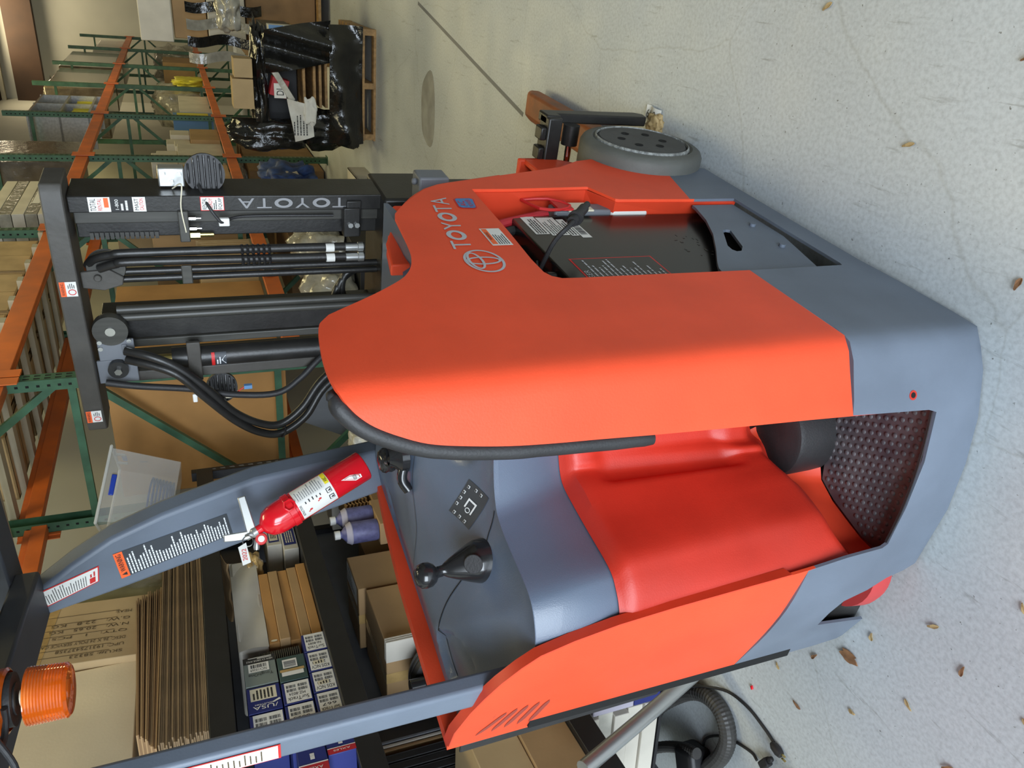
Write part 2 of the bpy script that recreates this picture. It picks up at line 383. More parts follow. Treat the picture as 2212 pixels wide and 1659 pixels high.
i0 = outer.index((-.452, .28)); i1 = outer.index((-.945, 1.201)); i2 = outer.index((1.06, 1.005)); i3 = outer.index((.846, 1.183)); i4 = outer.index((.821, 1.189))
outer = sm([(.330, 1.443)] + TOPE[:-1] + [(-.04, .875)]) + outer[len(TOPE):i0] + sm(outer[i0:i1 + 1]) + outer[i1 + 1:i2] + sm(outer[i2:i3 + 1]) + sm(outer[i4:])
region(outer, [opening], .021, PS, lines=[[(.443, .404), (.12, .392), (-.058, .392)], [(-.467, .392), (-.956, .392)], [(.929, .2693), (1.244, .187)]], mfn=shell_mi).build('side_body', ['orange_paint', 'grey_paint'], T, smooth=50, solid=.008)
# orange return lip along the top of the rear left panel
b = MB(); LE = [(-.470, .44), (-.480, .60), (-.490, .75), (-.504, .887), (-.525, .99), (-.548, 1.062), (-.577, 1.099), (-.622, 1.137), (-.675, 1.165), (-.733, 1.185), (-.85, 1.203), (-.945, 1.201)]
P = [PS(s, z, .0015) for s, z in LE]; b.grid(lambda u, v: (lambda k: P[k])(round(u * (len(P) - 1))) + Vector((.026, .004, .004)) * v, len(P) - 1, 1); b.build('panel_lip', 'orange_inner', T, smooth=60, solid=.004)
# five slots pressed in the rear left panel
for (p, q, r_, s_) in [((-.786, .985), (-.925, 1.004), .0, 0), ((-.782, 1.012), (-.918, 1.036), 0, 0), ((-.782, 1.040), (-.916, 1.070), 0, 0), ((-.786, 1.066), (-.919, 1.102), 0, 0), ((-.796, 1.090), (-.921, 1.142), 0, 0)]:
    b = MB(); n = 8; hw = .0075
    up = [PS(p[0] + (q[0] - p[0]) * k / n, p[1] + (q[1] - p[1]) * (k / n) ** 1.25 + hw * min(1, k / 1.2, (n - k) / 1.4), .0012) for k in range(n + 1)]
    dn = [PS(p[0] + (q[0] - p[0]) * k / n, p[1] + (q[1] - p[1]) * (k / n) ** 1.25 - hw * min(1, k / 1.2, (n - k) / 1.4), .0012) for k in range(n + 1)]
    b.add(up + dn, [(i, i + 1, n + 2 + i, n + 1 + i) for i in range(n)]); b.build('vent_slot', 'cardboard_dark' if 0 else 'vent', T, smooth=0) if 'vent' in MT else None
# left side skin with black lower frame, hood top, front wall
b = MB(); b.prism([(.066, 1.003, .25), (.062, 1.003, 1.204), (.30, 1.003, 1.200), (.58, 1.003, 1.192), (.8, 1.003, 1.178), (1.01, 1.003, 1.160), (1.2, 1.003, .6), (1.2, 1.003, .05), (.55, 1.003, .05), (.35, 1.003, .45)], (0, .034, 0)); b.build('left_skin', 'orange_paint', T)
b = MB(); b.prism([(.072, 1.036, .60), (.066, 1.040, 1.17), (.17, 1.085, 1.12), (.9, 1.085, 1.07), (.9, 1.085, .65), (.17, 1.085, .62)], (0, .035, 0)); b.build('side_bumper', 'black_rubber', T, bevel=.006)
b = MB(); b.box((.46, .30, .06), (1.2, 1.03, .95)); b.box((.05, .66, .2), (.5, 1.02, 1.0)); b.build('frame', 'slot_dark', T)
# hood between side and mast: curved grey duct and the red edge of the front cover
def duct(u, v):
    CT = [(1.0, 1.06), (.95, 1.11), (.904, 1.149), (.821, 1.187), (.734, 1.192), (.655, 1.197), (.602, 1.204), (.547, 1.219), (.509, 1.237), (.478, 1.261), (.434, 1.311), (.40, 1.355)]
    k = u * (len(CT) - 1); i = min(int(k), len(CT) - 2); t = k - i; x = CT[i][0] + (CT[i + 1][0] - CT[i][0]) * t; z = CT[i][1] + (CT[i + 1][1] - CT[i][1]) * t
    q = ss(.60, .74, x); z1 = (1.180 - max(0, x - .735) * .30) * q + 1.205 * (1 - q)
    return (x + .02 * v * q, .012 + (.09 + .15 * (1 - q)) * v, (z - .02) * (1 - v) + z1 * v - (.045 + .03 * (1 - q)) * math.sin(PI * v))
b = MB(); b.grid(duct, 26, 16); b.build('hood_duct', 'mast_grey' if 0 else 'grey_plastic', T, smooth=80, solid=.01)
b = MB(); b.prism([(.735, .085, 1.165), (.84, .078, 1.150), (.93, .074, 1.120), (1.02, .045, 1.092), (1.045, .06, 1.092), (.95, .10, 1.122), (.85, .11, 1.152), (.735, .115, 1.166)], (0, 0, .050)); b.build('hood_edge', 'orange_paint', T, bevel=.004)
def hoodf(u, v):   # rounded front shoulder of the hood
    E_ = [(.86, 1.176), (.904, 1.149), (.981, 1.092), (1.023, 1.055), (1.06, 1.005), (1.098, .90), (1.136, .799)]
    k = u * (len(E_) - 1); i = min(int(k), len(E_) - 2); t = k - i; x = E_[i][0] + (E_[i + 1][0] - E_[i][0]) * t; z = E_[i][1] + (E_[i + 1][1] - E_[i][1]) * t
    k2 = ss(0, .3, u); return (x + .035 * math.sin(v * PI / 2) * k2, .0 + .05 * (1 - math.cos(v * PI / 2)), z - .002 + .008 * math.sin(v * PI / 2) * k2)
b = MB(); b.grid(hoodf, 14, 6); b.build('hood_shoulder', 'orange_paint', T, smooth=80)
b = MB(); b.box((1.06, .16, .5), (1.2, 1.0, 1.02)); b.build('front_frame', 'slot_dark', T)
# inner side wall of the right column, its front face and rubber pad along the edge
IN = TOPE[4:] + [(-.048, .683), (-.054, .508), (-.062, .32), (-.070, .17), (-.074, .13)]
P = [PS(s, z, -.008) for s, z in IN]
def xend(z): return .43 if z < 1.30 else .43 - (z - 1.30) * 1.15
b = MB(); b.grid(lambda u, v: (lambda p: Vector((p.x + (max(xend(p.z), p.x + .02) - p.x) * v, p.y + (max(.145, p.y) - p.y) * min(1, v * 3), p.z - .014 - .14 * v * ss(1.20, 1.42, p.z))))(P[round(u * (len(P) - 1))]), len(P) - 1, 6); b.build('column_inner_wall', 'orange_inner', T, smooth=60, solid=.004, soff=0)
EP = sm(TOPE[6:], 3); pad = []
for i, (s_, z_) in enumerate(EP):
    p0 = PS(*EP[max(i - 1, 0)]); p1 = PS(*EP[min(i + 1, len(EP) - 1)]); p = PS(s_, z_); t_ = (p1 - p0).normalized(); n_ = (PS(s_, z_, 1) - p).normalized(); w_ = t_.cross(n_).normalized()
    if w_.dot(Vector((0, 1, .6))) < 0: w_ = -w_
    pad.append(p + w_ * (.006 + .004 * ss(0, .25, i / len(EP))) - n_ * .019)
pad = [pad[0] + Vector((.05, .02, -.03))] + pad
b = MB(); b.tube(pad, .0165, n=14, smooth=2, rfun=lambda i, K: (.45 + .55 * ss(0, .2, i / K)) * (1 - ss(.975, 1, i / K) * .4)); b.build('arm_pad', 'black_rubber', T, smooth=80)
# battery compartment: back and jamb
b = MB(); b.prism([(1.020, .008, .94), (1.021, .008, .813), (1.036, .008, .564), (.934, .008, .518), (.929, .008, .254), (.929, .008, .10), (.945, .055, .10), (.945, .055, .254), (.950, .055, .50), (1.03, .055, .55), (1.025, .055, .813), (1.022, .055, .94)][:12], (0, 0, 0.0001)) if 0 else None
J0 = [(1.020, .008, .945), (1.021, .008, .813), (1.036, .008, .564), (.934, .008, .518), (.929, .008, .254), (.929, .008, .105)]
J1 = [(1.040, .14, .945), (1.040, .14, .813), (1.045, .14, .564), (.96, .12, .505), (.946, .055, .254), (.946, .055, .105)]
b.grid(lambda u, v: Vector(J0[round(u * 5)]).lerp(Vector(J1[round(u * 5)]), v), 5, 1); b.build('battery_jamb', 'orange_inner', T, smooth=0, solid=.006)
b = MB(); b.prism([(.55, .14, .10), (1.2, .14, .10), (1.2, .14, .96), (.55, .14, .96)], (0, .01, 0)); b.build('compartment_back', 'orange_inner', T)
# battery: black steel case with labels, cables, connector, filling gun
B_ = MB(); B_.box((.40, .045, .11), (.931, .60, .842)); bat = B_.build('battery', 'battery_black', T, bevel=.006)
b = MB(); b.box((.62, .09, .842), (.84, .5, .862)); b.cyl((.60, .08, .842), (.60, .08, .868), .022); b.build('battery_cap', 'battery_black', bat, bevel=.003)
d = Decal(flat((.70, .045, .66), (1, 0, 0), (0, 0, 1)))
d.rect(.10, .115, .223, .155, 'label_white').lines(.105, .12, .215, .15, 4, 'ink', seed=4).rect(.09, .06, .215, .112, 'label_white').lines(.095, .064, .21, .108, 6, 'ink', seed=9, fill=.35).rect(.085, .035, .20, .057, 'label_white').lines(.09, .038, .19, .055, 2, 'ink', seed=5).rect(.07, .004, .18, .032, 'label_white').bars(.09, .008, .15, .028, 18, 'ink').build('label', bat)
d = Decal(flat((.452, .045, .56), (1, 0, 0), (0, 0, 1)))
d.rect(0, 0, .19, .235, 'red').rect(.005, .005, .185, .23, 'battery_black', 2).lines(.01, .01, .18, .21, 15, 'light_text', 3, fill=.35, seed=2).text('DANGER', .02, .213, .12, .228, 'light_text', 3).build('label', bat)
d = Decal(flat((.53, .045, .25), (1, 0, 0), (0, 0, 1))); r = random.Random(5)
for k in range(16): x, y = .10 + r.random() * .14, .10 + r.random() * .08; d.rect(x, y, x + .003 + .01 * r.random(), y + .002 + .006 * r.random(), 'mast_grey')
d.build('scuff_mark', bat)
b = MB(); b.tube([(.655, .08, .862), (.645, .0, .84), (.645, -.04, .807), (.71, -.05, .742)], .006, n=10); b.cyl((.664, -.043, .79), (.73, -.052, .728), .013); b.cyl((.725, -.052, .733), (.752, -.054, .708), .0085); b.cyl((.68, -.045, .775), (.688, -.046, .767), .019); b.build('filling_gun', 'black_rubber', T)
b = MB(); b.tube([(.60, .09, .855), (.64, .07, .872), (.68, .065, .86)], .003, n=6); b.build('cable_tie', 'black_rubber', T)
b = MB(); b.tube([(.86, .10, .97), (.90, .065, .90), (.925, .055, .82), (.955, .05, .72)], .013); b.build('battery_cable', 'box_red', T)
b = MB(); b.tube([(.84, .11, .95), (.875, .075, .88), (.90, .065, .80), (.925, .055, .70)], .013); b.build('battery_cable', 'black_rubber', T)
def strap(u, v): a = -.3 + 2.1 * u; return (.875 + .06 * math.cos(a) - .03 * v, .05 + .05 * v, .90 + .075 * math.sin(a))
b = MB(); b.grid(strap, 14, 2); b.build('cable_strap', 'sign_orange', T, smooth=80, solid=.004)
b = MB(); b.box((.94, .035, .52), (.995, .075, .70)); cn = b.build('battery_connector', 'panel_grey', T, bevel=.006)
b = MB(); b.box((.925, .028, .585), (.985, .034, .665)); b.build('connector_plate', 'label_cream', cn, bevel=.002)
b = MB(); b.box((.935, .032, .40), (.985, .07, .52)); b.build('connector_body', 'label_white', cn, bevel=.008)
b = MB(); b.tube([(1.015, .03, .775), (1.0, .022, .70), (.945, .022, .655), (.915, .022, .70), (.925, .022, .755), (1.015, .03, .775)], .0045, n=8, smooth=2); b.box((.918, .021, .655), (.985, .027, .70)); b.build('connector_handle', 'red', cn)
# battery cover plate with hand slot and two screws
b = region([(.915, .265), (.89, .268), (.80, .292), (.70, .335), (.60, .392), (.52, .442), (.49, .458), (.462, .464), (.451, .455), (.449, .2), (.47, .165), (.669, .118), (.917, .118)], [[(.722, .262), (.728, .272), (.722, .288), (.62, .342), (.595, .345), (.583, .338), (.585, .322), (.611, .300)]], .03, lambda x, z: (x, .014, z))
cp = b.build('battery_cover', 'grey_paint', T, smooth=40, solid=.008)
for x, z in ((.748, .169), (.602, .177)): b = MB(); b.cyl((x, .016, z), (x, .006, z), .009, n=12); b.build('screw', 'grey_paint', cp)
# decals on the side: wordmark, emblem, badge, warning label
def onside(o, ux, vz, shear=0):
    return lambda u, v, h: Vector((o[0] + u * ux[0] + v * vz[0], -h - .0004, o[1] + u * ux[1] + v * vz[1]))
d = Decal(onside((0, 0), (1, 0), (0, 1)))
x0, z0, x1, z1 = .620, 1.056, .955, 1.020; W = 'TOYOTA'; ws = [.15, .19, .155, .19, .15, .165]; acc = 0
for ch, wd in zip(W, ws):
    a = x0 + (x1 - x0) * acc; e = x0 + (x1 - x0) * (acc + wd * .93); za = z0 + (z1 - z0) * acc; ze = z0 + (z1 - z0) * (acc + wd * .9); hh = .046
    if ch == 'O':
        cu, cv = (a + e) / 2, (za + ze) / 2 + hh / 2; d.ring(cu, cv, (e - a) / 2, hh / 2 * 1.04, (e - a) * .19, 'light_text')
    else: d.text(ch, a, za, e, za + hh, 'light_text', shear=ze - za)
    acc += wd
cx, cz = .552, 1.052; d.ring(cx, cz, .060, .046, .0065, 'light_text', n=48).ring(cx, cz + .002, .021, .042, .0062, 'light_text', 3, n=36).ring(cx, cz + .020, .044, .018, .006, 'light_text', 4, n=36)
d.build('wordmark', T)
d = Decal(onside((0, 0), (1, 0), (0, 1)))
P0 = [(.871, .966), (.877, .958), (.940, .947), (.948, .953), (.948, .996), (.942, 1.003), (.884, 1.008), (.875, 1.002)]
d.poly(P0, 'red', 1).poly([((x - .91) * .9 + .91, (z - .978) * .87 + .978) for x, z in P0], 'badge_blue', 2).text('AC', .887, .980, .925, .998, 'red', 3).text('POWER', .884, .962, .934, .975, 'red', 3); d.build('badge', T)
d = Decal(onside((.634, .950), (1, 0), (0, 1)))
d.rect(0, 0, .103, .052, 'label_white').rect(.002, .002, .101, .050, 'label_white', 2).text('WARNING', .030, .040, .075, .048, 'ink', 4).rect(.006, .036, .097, .049, 'sign_orange', 3).lines(.006, .004, .097, .034, 5, 'ink', 3, seed=8, fill=.4).build('warning_label', T)
# compartment: sill, mat, inner walls, red back pads
b = MB(); n = 16
def sill(u, v): s = -.078 - (.435 - .078) * u; p = PS(s, .15 + .010 * u, -.004); return (p.x + .006 * v, p.y, p.z + .001)
b.grid(sill, 20, 2); b.build('entry_sill', 'black_rubber', T, smooth=60, solid=.003)
FL = [(.034, .150), (-.002, .28), (-.020, .42), (-.020, .565), (-.004, .575), (.054, .582), (.173, .558), (.232, .534), (.245, .488), (.348, .438), (.42, .40), (.43, .13)]
b = region(FL, [], .016, lambda x, y: (x, y, .128)); R_ = []
mo = b.build('floor_mat', 'mat_rubber', T, smooth=60, solid=.01)
b = MB(); px = .0235; i = 0; x = .012
while x < .42:
    y = .145 + (px / 2 if i % 2 else 0)
    while y < .58:
        if pip(x + .008, y + .012, FL) and pip(x + .008, y - .01, FL): b.lathe([(.0078, 0), (.0062, .0028), (.003, .0042), (0, .0045)], (x, y, .127), (0, 0, 1), n=8)
        y += px
    x += px * .87; i += 1
tag(b.build('mat_dimples', 'mat_rubber', mo, smooth=70), kind='stuff')
def poly3(P, u): k = u * (len(P) - 1); i = min(int(k), len(P) - 2); return Vector(P[i]).lerp(Vector(P[i + 1]), k - i)
UP = cat([Vector(p) for p in [(-.012, .668, 1.085), (.004, .612, 1.078), (.035, .565, 1.072), (.075, .543, 1.068), (.167, .530, 1.064), (.24, .515, 1.062), (.283, .495, 1.060), (.318, .44, 1.060), (.345, .354, 1.060), (.362, .25, 1.06), (.37, .148, 1.06)]], 4)
MI = cat([Vector(p) for p in [(-.020, .625, .872), (.004, .580, .868), (.035, .545, .868), (.075, .524, .868), (.182, .520, .866), (.27, .512, .866), (.335, .498, .868), (.370, .46, .868), (.390, .40, .87), (.405, .27, .87), (.41, .148, .87)]], 4)
LO = cat([Vector(p) for p in [(-.020, .585, .20), (.0, .575, .22), (.05, .553, .24), (.10, .525, .25), (.184, .500, .262), (.25, .508, .27), (.30, .498, .275), (.335, .47, .28), (.385, .44, .30), (.405, .27, .30), (.415, .148, .30)]], 4)
def padf(u, v):
    a = poly3(MI, u); c = poly3(LO, u); p = a.lerp(c, v)
    nrm = Vector((0, -1, 0)).lerp(Vector((-1, -.1, 0)), ss(.55, .8, u)).normalized()
    k = ss(0, .05, v) * (1 - ss(.93, 1, v))                       # stands proud, rolled top and bottom
    q = .030 * k * ss(0, .03, u)
    q -= .020 * ss(.50, .55, u) * (1 - ss(.97, 1, u)) * ss(.10, .2, v) * (1 - ss(.75, .85, v))
    q += .016 * math.sin(PI * ss(.05, .40, u)) * ss(.55, .8, v) * (1 - ss(.92, 1, v))
    q += .010 * math.sin(PI * ss(.38, .64, u)) * k
    return p + nrm * q
b = MB(); b.grid(padf, 90, 50); b.build('back_pad', 'red_pad', T, smooth=80, solid=.006)
RB = [Vector(p) for p in [(-.018, .585, .13), (0, .585, .13), (.054, .585, .13), (.11, .575, .13), (.173, .562, .13), (.232, .536, .13), (.26, .49, .13), (.348, .44, .13), (.40, .42, .13), (.42, .27, .13), (.43, .14, .13)]]
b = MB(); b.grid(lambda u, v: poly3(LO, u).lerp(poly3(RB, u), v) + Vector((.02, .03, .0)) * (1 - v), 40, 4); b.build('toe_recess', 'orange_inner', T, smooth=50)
b = MB(); b.lathe([(0, .0), (.122, .0), (.122, .10), (.118, .112), (.108, .118), (.05, .122), (0, .122)], (.355, .445, .13), (0, 0, 1), n=40); b.build('pedal_cover', 'black_rubber', T, smooth=40)
# console top: a moulded grey tray that climbs from the front edge to the back
FE = [Vector((p.x, p.y)) for p in UP]
def dist(x, y): q = Vector((x, y)); return min((q - p).length for p in FE)
def ztop(x, y):
    d = dist(x, y); z = 1.062 + .112 * ss(.0, .42, d) + .02 * ss(.75, 1.0, y) * (1 - ss(.0, .8, x)) - .026 * ss(.86, .99, y) * ss(.02, .12, x)
    z += .012 * math.exp(-((x - .26) ** 2 + (y - .635) ** 2) / .0060)
    bo = math.hypot((x - .50) / .10, (y - .41) / .10); z -= .022 * (1 - ss(.55, 1.0, bo))
    z -= .022 * ss(.05, .0, abs(math.hypot(x - .80, y - .66) - .30)) * ss(.5, .6, x) * 0
    z -= .028 * (1 - ss(.6, 1.0, math.hypot((x - .82) / .11, (y - .93) / .07)))       # cup-like dip near the post
    z -= .020 * (1 - ss(.8, 1.0, math.hypot((x - .19) / .10, (y - .90) / .07)))
    return z
TP = [(p.x, p.y) for p in UP] + [(.45, .03), (1.0, .03), (1.0, 1.0), (.10, 1.0), (.058, .985), (.03, .905), (.004, .82), (-.012, .75)]
b = region(TP, [], .014, lambda x, y: (x, y, ztop(x, y))); con = b.build('console', 'grey_plastic', T, smooth=85, solid=.012)
b = MB(); b.grid(lambda u, v: (lambda q: Vector((q.x, q.y, ztop(q.x, q.y) - .002)))(poly3(UP, u)).lerp(poly3(MI, u), v) + Vector((-.010, -.014, 0)) * math.sin(v * PI) * .8, 60, 8); b.build('console_front', 'grey_plastic', T, smooth=70)
b = MB()
def strip(P, wdt, name, m, par, lift=.0012):
    b = MB(); P = cat([Vector(p) for p in P], 8); L_ = []
    for i, p in enumerate(P):
        t = (P[min(i + 1, len(P) - 1)] - P[max(i - 1, 0)]).normalized(); n = Vector((-t.y, t.x)) * wdt / 2
        for q in (p + n, p - n): L_.append((q.x, q.y, ztop(q.x, q.y) + lift))
    b.add(L_, [(2 * i, 2 * i + 1, 2 * i + 3, 2 * i + 2) for i in range(len(P) - 1)]); return b.build(name, m, par, smooth=60)
strip([(.288, .505), (.28, .56), (.27, .62), (.30, .80), (.24, .93), (.13, .97)], .0035, 'seam', 'slot_dark', con)
strip([(.62, .52), (.60, .66), (.52, .78), (.50, .95)], .0025, 'seam', 'grey_dark', con)
def con_d(o, ux, vy): return lambda u, v, h: (lambda x, y: Vector((x, y, ztop(x, y) + .0008 + h)))(o[0] + ux[0] * u + vy[0] * v, o[1] + ux[1] * u + vy[1] * v)
d = Decal(con_d((.318, .598), (-.36, -.93), (.93, -.36)))      # u to the right, v away from the viewer
d = Decal(con_d((.352, .617), (-.027, -.118), (.088, .010))); 
P_ = [(0 + i / 8, j / 8) for i in range(9) for j in range(9)]
o_ = len(d.b.v); d.b.add([d.fn(u, v, .0004) for u, v in P_], [(i * 9 + j, (i + 1) * 9 + j, (i + 1) * 9 + j + 1, i * 9 + j + 1) for i in range(8) for j in range(8)], d.mi('decal_dark'))
for u, v in ((.08, .3), (.08, .55), (.08, .8), (.30, .9), (.48, .9), (.66, .9), (.84, .85), (.9, .3), (.9, .55)):
    d.rect(u - .04, v - .05, u + .04, v + .05, 'white_text', 3).rect(u - .026, v - .03, u + .026, v + .03, 'decal_dark', 5)
d.rect(.30, .25, .62, .31, 'white_text', 3).rect(.57, .25, .62, .62, 'white_text', 3).rect(.36, .58, .62, .64, 'white_text', 3).ring(.34, .45, .07, .10, .025, 'white_text', 3); d.build('pictogram_plate', con)
# multi-function joystick
b = MB(); b.lathe([(0, -.02), (.051, -.02), (.051, .020), (.049, .027), (.043, .042), (.034, .062), (.025, .082), (.018, .096), (.0125, .104), (.0125, .116)], (.262, .632, 1.083), (-.05, .04, 1), n=32); js = b.build('joystick', 'black_gloss', T, smooth=60)
b = MB(); b.lathe([(.0125, .0), (.013, .012), (.022, .018), (.0285, .028), (.0300, .040), (.027, .053), (.018, .062), (.0, .066)], (.256, .637, 1.190), (-.05, .04, 1), n=28); b.build('knob', 'black_gloss', js, smooth=70)
b = MB(); b.lathe([(.022, .0), (.0225, .0015), (.021, .003), (0, .0032)], (.228, .602, 1.125), (-.72, -.55, .55), n=28); b.build('button', 'black_rubber', js)
# steering tiller knob with fingers, seen past the arm pad
b = MB(); b.lathe([(0, 0), (.045, 0), (.045, .02), (.03, .035), (.022, .05)], (.66, .61, ztop(.66, .61)), (0, 0, 1)); st = b.build('steering_tiller', 'black_gloss', T)
b = MB(); b.tube([(.66, .61, 1.19), (.68, .64, 1.205), (.71, .65, 1.21)], .02); b.tube([(.64, .62, 1.18), (.62, .66, 1.19), (.60, .685, 1.175)], .014); b.blob((.71, .66, 1.21), (.03, .03, .026), .05, sub=3); b.build('handle', 'black_gloss', st, smooth=60)
# slanted post that carries the warning placard (front left) and the upright post (rear left)
def XA(z): return 1.0 - .25 * (z - 1.15)
LP_ = [(.862, 1.13), (.842, 1.35), (.826, 1.55), (.856, 1.80), (.886, 1.93), (.935, 2.03), (1.0, 2.13), (1.085, 2.13), (1.078, 1.92), (1.062, 1.66), (1.045, 1.40), (1.035, 1.13)]
b = MB(); b.prism([(XA(z), y, z) for y, z in LP_], (.075, 0, 0)); pa = b.build('guard_post', 'grey_paint', T, bevel=.014, seg=3)
def onA(u, v, h): return Vector((XA(v) - .002 - h, 0, v)) + Vector((0, u, 0))
def decA(y0, z0, w_, h_): return Decal(lambda u, v, h: Vector((XA(z0 + v * h_) - .0008 - h, y0 - u * w_, z0 + v * h_)))
d = decA(.0, 1.0, 1, 1)
def slantY(z): return 0.0
def decA2(c0, c1, c2, c3):   # corners lower-left, lower-right, upper-right, upper-left as (y, z)
    def f(u, v, h):
        y = (c0[0] * (1 - u) + c1[0] * u) * (1 - v) + (c3[0] * (1 - u) + c2[0] * u) * v; z = (c0[1] * (1 - u) + c1[1] * u) * (1 - v) + (c3[1] * (1 - u) + c2[1] * u) * v
        return Vector((XA(z) - .0008 - h, y, z))
    return Decal(f)
d = decA2((1.004, 1.622), (.918, 1.634), (.938, 1.932), (1.035, 1.922))
d.rect(0, 0, 1, 1, 'decal_dark').rect(0, .925, 1, 1.0, 'sign_orange', 2).text('WARNING', .25, .942, .93, .985, 'ink', 4).poly([(.08, .942), (.2, .942), (.14, .985)], 'ink', 4)
d.lines(.04, .02, .97, .915, 34, 'white_text', 3, fill=.45, minl=.45, seed=12).build('warning_placard', pa)
d = decA2((1.018, 1.975), (.962, 1.968), (.992, 2.122), (1.052, 2.112))
d.rect(0, 0, 1, 1, 'red').rect(.06, .02, .94, .90, 'label_white', 2).text('WARNING', .14, .915, .88, .985, 'label_white', 3).lines(.12, .20, .90, .88, 17, 'ink', 3, fill=.3, minl=.6, seed=3).rect(.12, .06, .45, .16, 'red', 3).lines(.5, .05, .85, .16, 2, 'red', 3).build('warning_label', pa)
b = MB(); b.box((.001, .737, 1.08), (.046, .800, 2.2)); pb = b.build('guard_post', 'grey_paint', T, bevel=.010, seg=3)
d = Decal(lambda u, v, h: Vector((-.0006 - h, .792 - .045 * u, 1.585 + .26 * v)))
d.rect(0, 0, 1, 1, 'red').rect(.05, .02, .95, .93, 'label_white', 2).lines(.14, .12, .9, .9, 20, 'ink_brown', 3, fill=.25, minl=.6, seed=6).text('WARNING', .12, .94, .9, .99, 'label_white', 3).build('warning_label', pb)
# overhead guard: frame and roof bars
b = MB(); b.box((.725, .10, 2.155), (.845, 1.0, 2.215)); og = b.build('overhead_guard', 'grey_dark', T, bevel=.006)
b = MB(); b.prism([(.78, .93, 2.10), (.78, 1.09, 2.10), (-.06, .86, 2.10), (-.06, .70, 2.10)], (0, 0, .06)); b.build('side_rail', 'grey_dark', og, bevel=.008)
b = MB(); b.box((-.10, .10, 2.16), (0, .86, 2.22)); b.box((-.10, .10, 2.16), (.84, .17, 2.22)); b.build('rear_rail', 'grey_dark', og, bevel=.006)
for y in (.26, .38, .50, .62, .74, .86): b = MB(); b.box((-.08, y, 2.19), (.80, y + .012, 2.25)); b.box((-.08, y - .02, 2.185), (.80, y + .032, 2.19)); b.build('roof_bar', 'mast_grey', og)
# amber beacon hanging under the guard, and its coiled lead
bc = MB(); bc.lathe([(0, 0), (.060, 0), (.061, .022), (.055, .026)], (.20, .700, 2.078), (-.05, 0, -1), n=36); bo = bc.build('beacon', 'amber', T, smooth=40)
pf = [(.054, .018)] + [(.0535 + (.0012 if k % 2 else 0) - .003 * k / 26, .020 + k * .0026) for k in range(26)] + [(.046, .090), (.03, .093), (0, .094)]
b = MB(); b.lathe(pf, (.20, .700, 2.040), (-.05, 0, -1), n=40); b.build('lens', 'amber', bo, smooth=30)
b = MB(); b.lathe([(0, .002), (.05, .002), (.05, .04), (0, .04)], (.20, .700, 2.041), (0, 0, 1)); b.cyl((.20, .70, 2.04), (.20, .70, 2.19), .03); b.build('beacon_base', 'black_rubber', bo)
b = MB(); b.cyl((.20, .70, 1.97), (.20, .70, 2.035), .015, n=12); b.build('bulb', 'label_cream', bo)
b = MB()
P = [(.12 + .035 * math.cos(a), .665 + .045 * math.sin(a), 2.05 + .003 * a) for a in [k * .45 for k in range(44)]]; b.tube(P, .006, n=8, smooth=2); b.tube([(.10, .66, 2.06), (.06, .72, 2.03), (.03, .76, 2.05), (.02, .78, 2.2)], .006); b.build('beacon_lead', 'black_rubber', T)
# ---------------------------------------------------------------- mast
ms = MB(); ms.box((1.352, .134, .12), (1.50, .150, 1.955)); ms.box((1.350, .134, .12), (1.368, .181, 1.955)); mast = ms.build('mast', 'mast_black', T, bevel=.003)
def P_(name, m, *boxes, par=mast, bev=.003):
    b = MB(); [b.box(*q) for q in boxes]; return b.build(name, m, par, bevel=bev)
P_('inner_rail', 'mast_grey', ((1.385, .181, .12), (1.40, .226, 1.95)))
P_('inner_rail', 'mast_black', ((1.405, .226, .12), (1.45, .275, 1.95)))
P_('carriage_rail', 'mast_black', ((1.395, .530, .12), (1.50, .606, 1.93)))
P_('outer_rail', 'mast_grey', ((1.385, .606, .12), (1.40, .632, 1.93)), ((1.42, .70, .12), (1.50, .745, 1.93)))
P_('outer_rail', 'mast_black', ((1.43, .74, .12), (1.50, .86, 1.2)))
b = MB(); b.cyl((1.37, .672, .2), (1.37, .672, 1.745), .034, n=32); cy = b.build('lift_cylinder', 'mast_black', mast)
d = Decal(lambda u, v, h: (lambda a: Vector((1.37 - (.0345 + h) * math.cos(a), .672 - (.0345 + h) * math.sin(a), 1.585 + .045 * v)))((u - .5) * 1.5))
for k in range(10): d.rect(k / 10, .78, (k + 1) / 10, 1, 'red'); d.rect(k / 10, 0, (k + 1) / 10, .74, 'decal_dark')
d.lines(.2, .35, .8, .7, 2, 'white_text', 3).poly([(.2, .05), (.8, .05), (.5, .35)], 'white_text', 3).build('label', cy)
b = MB(); b.cyl((1.36, .668, 1.745), (1.36, .668, 1.80), .016, n=20); b.build('fitting', 'brass', mast)
cm = MB(); cm.prism([(1.31, .11, 1.957), (1.325, .09, 1.957), (1.46, .09, 1.957), (1.46, .90, 1.957), (1.35, .90, 1.957), (1.322, .885, 1.957), (1.305, .83, 1.957), (1.298, .5, 1.957), (1.302, .2, 1.957)], (0, 0, .054)); cmo = cm.build('crossmember', 'mast_cap', mast, bevel=.004)
for y0, y1 in ((.36, .405), (.800, .842)):
    d = Decal(lambda u, v, h, y0=y0, y1=y1: Vector((1.2985 + (.0045 if y0 > .7 else 0) - .001 - h, y1 + (y0 - y1) * u, 1.963 + .042 * v)))
    d.rect(0, 0, 1, 1, 'label_white').rect(0, .66, 1, 1, 'sign_orange', 2).text('WARNING', .08, .74, .92, .93, 'ink', 3).ring(.30, .3, .20, .24, .05, 'red', 3, n=20).lines(.56, .1, .94, .55, 4, 'ink', 3, fill=.4); d.build('warning_label', cmo)
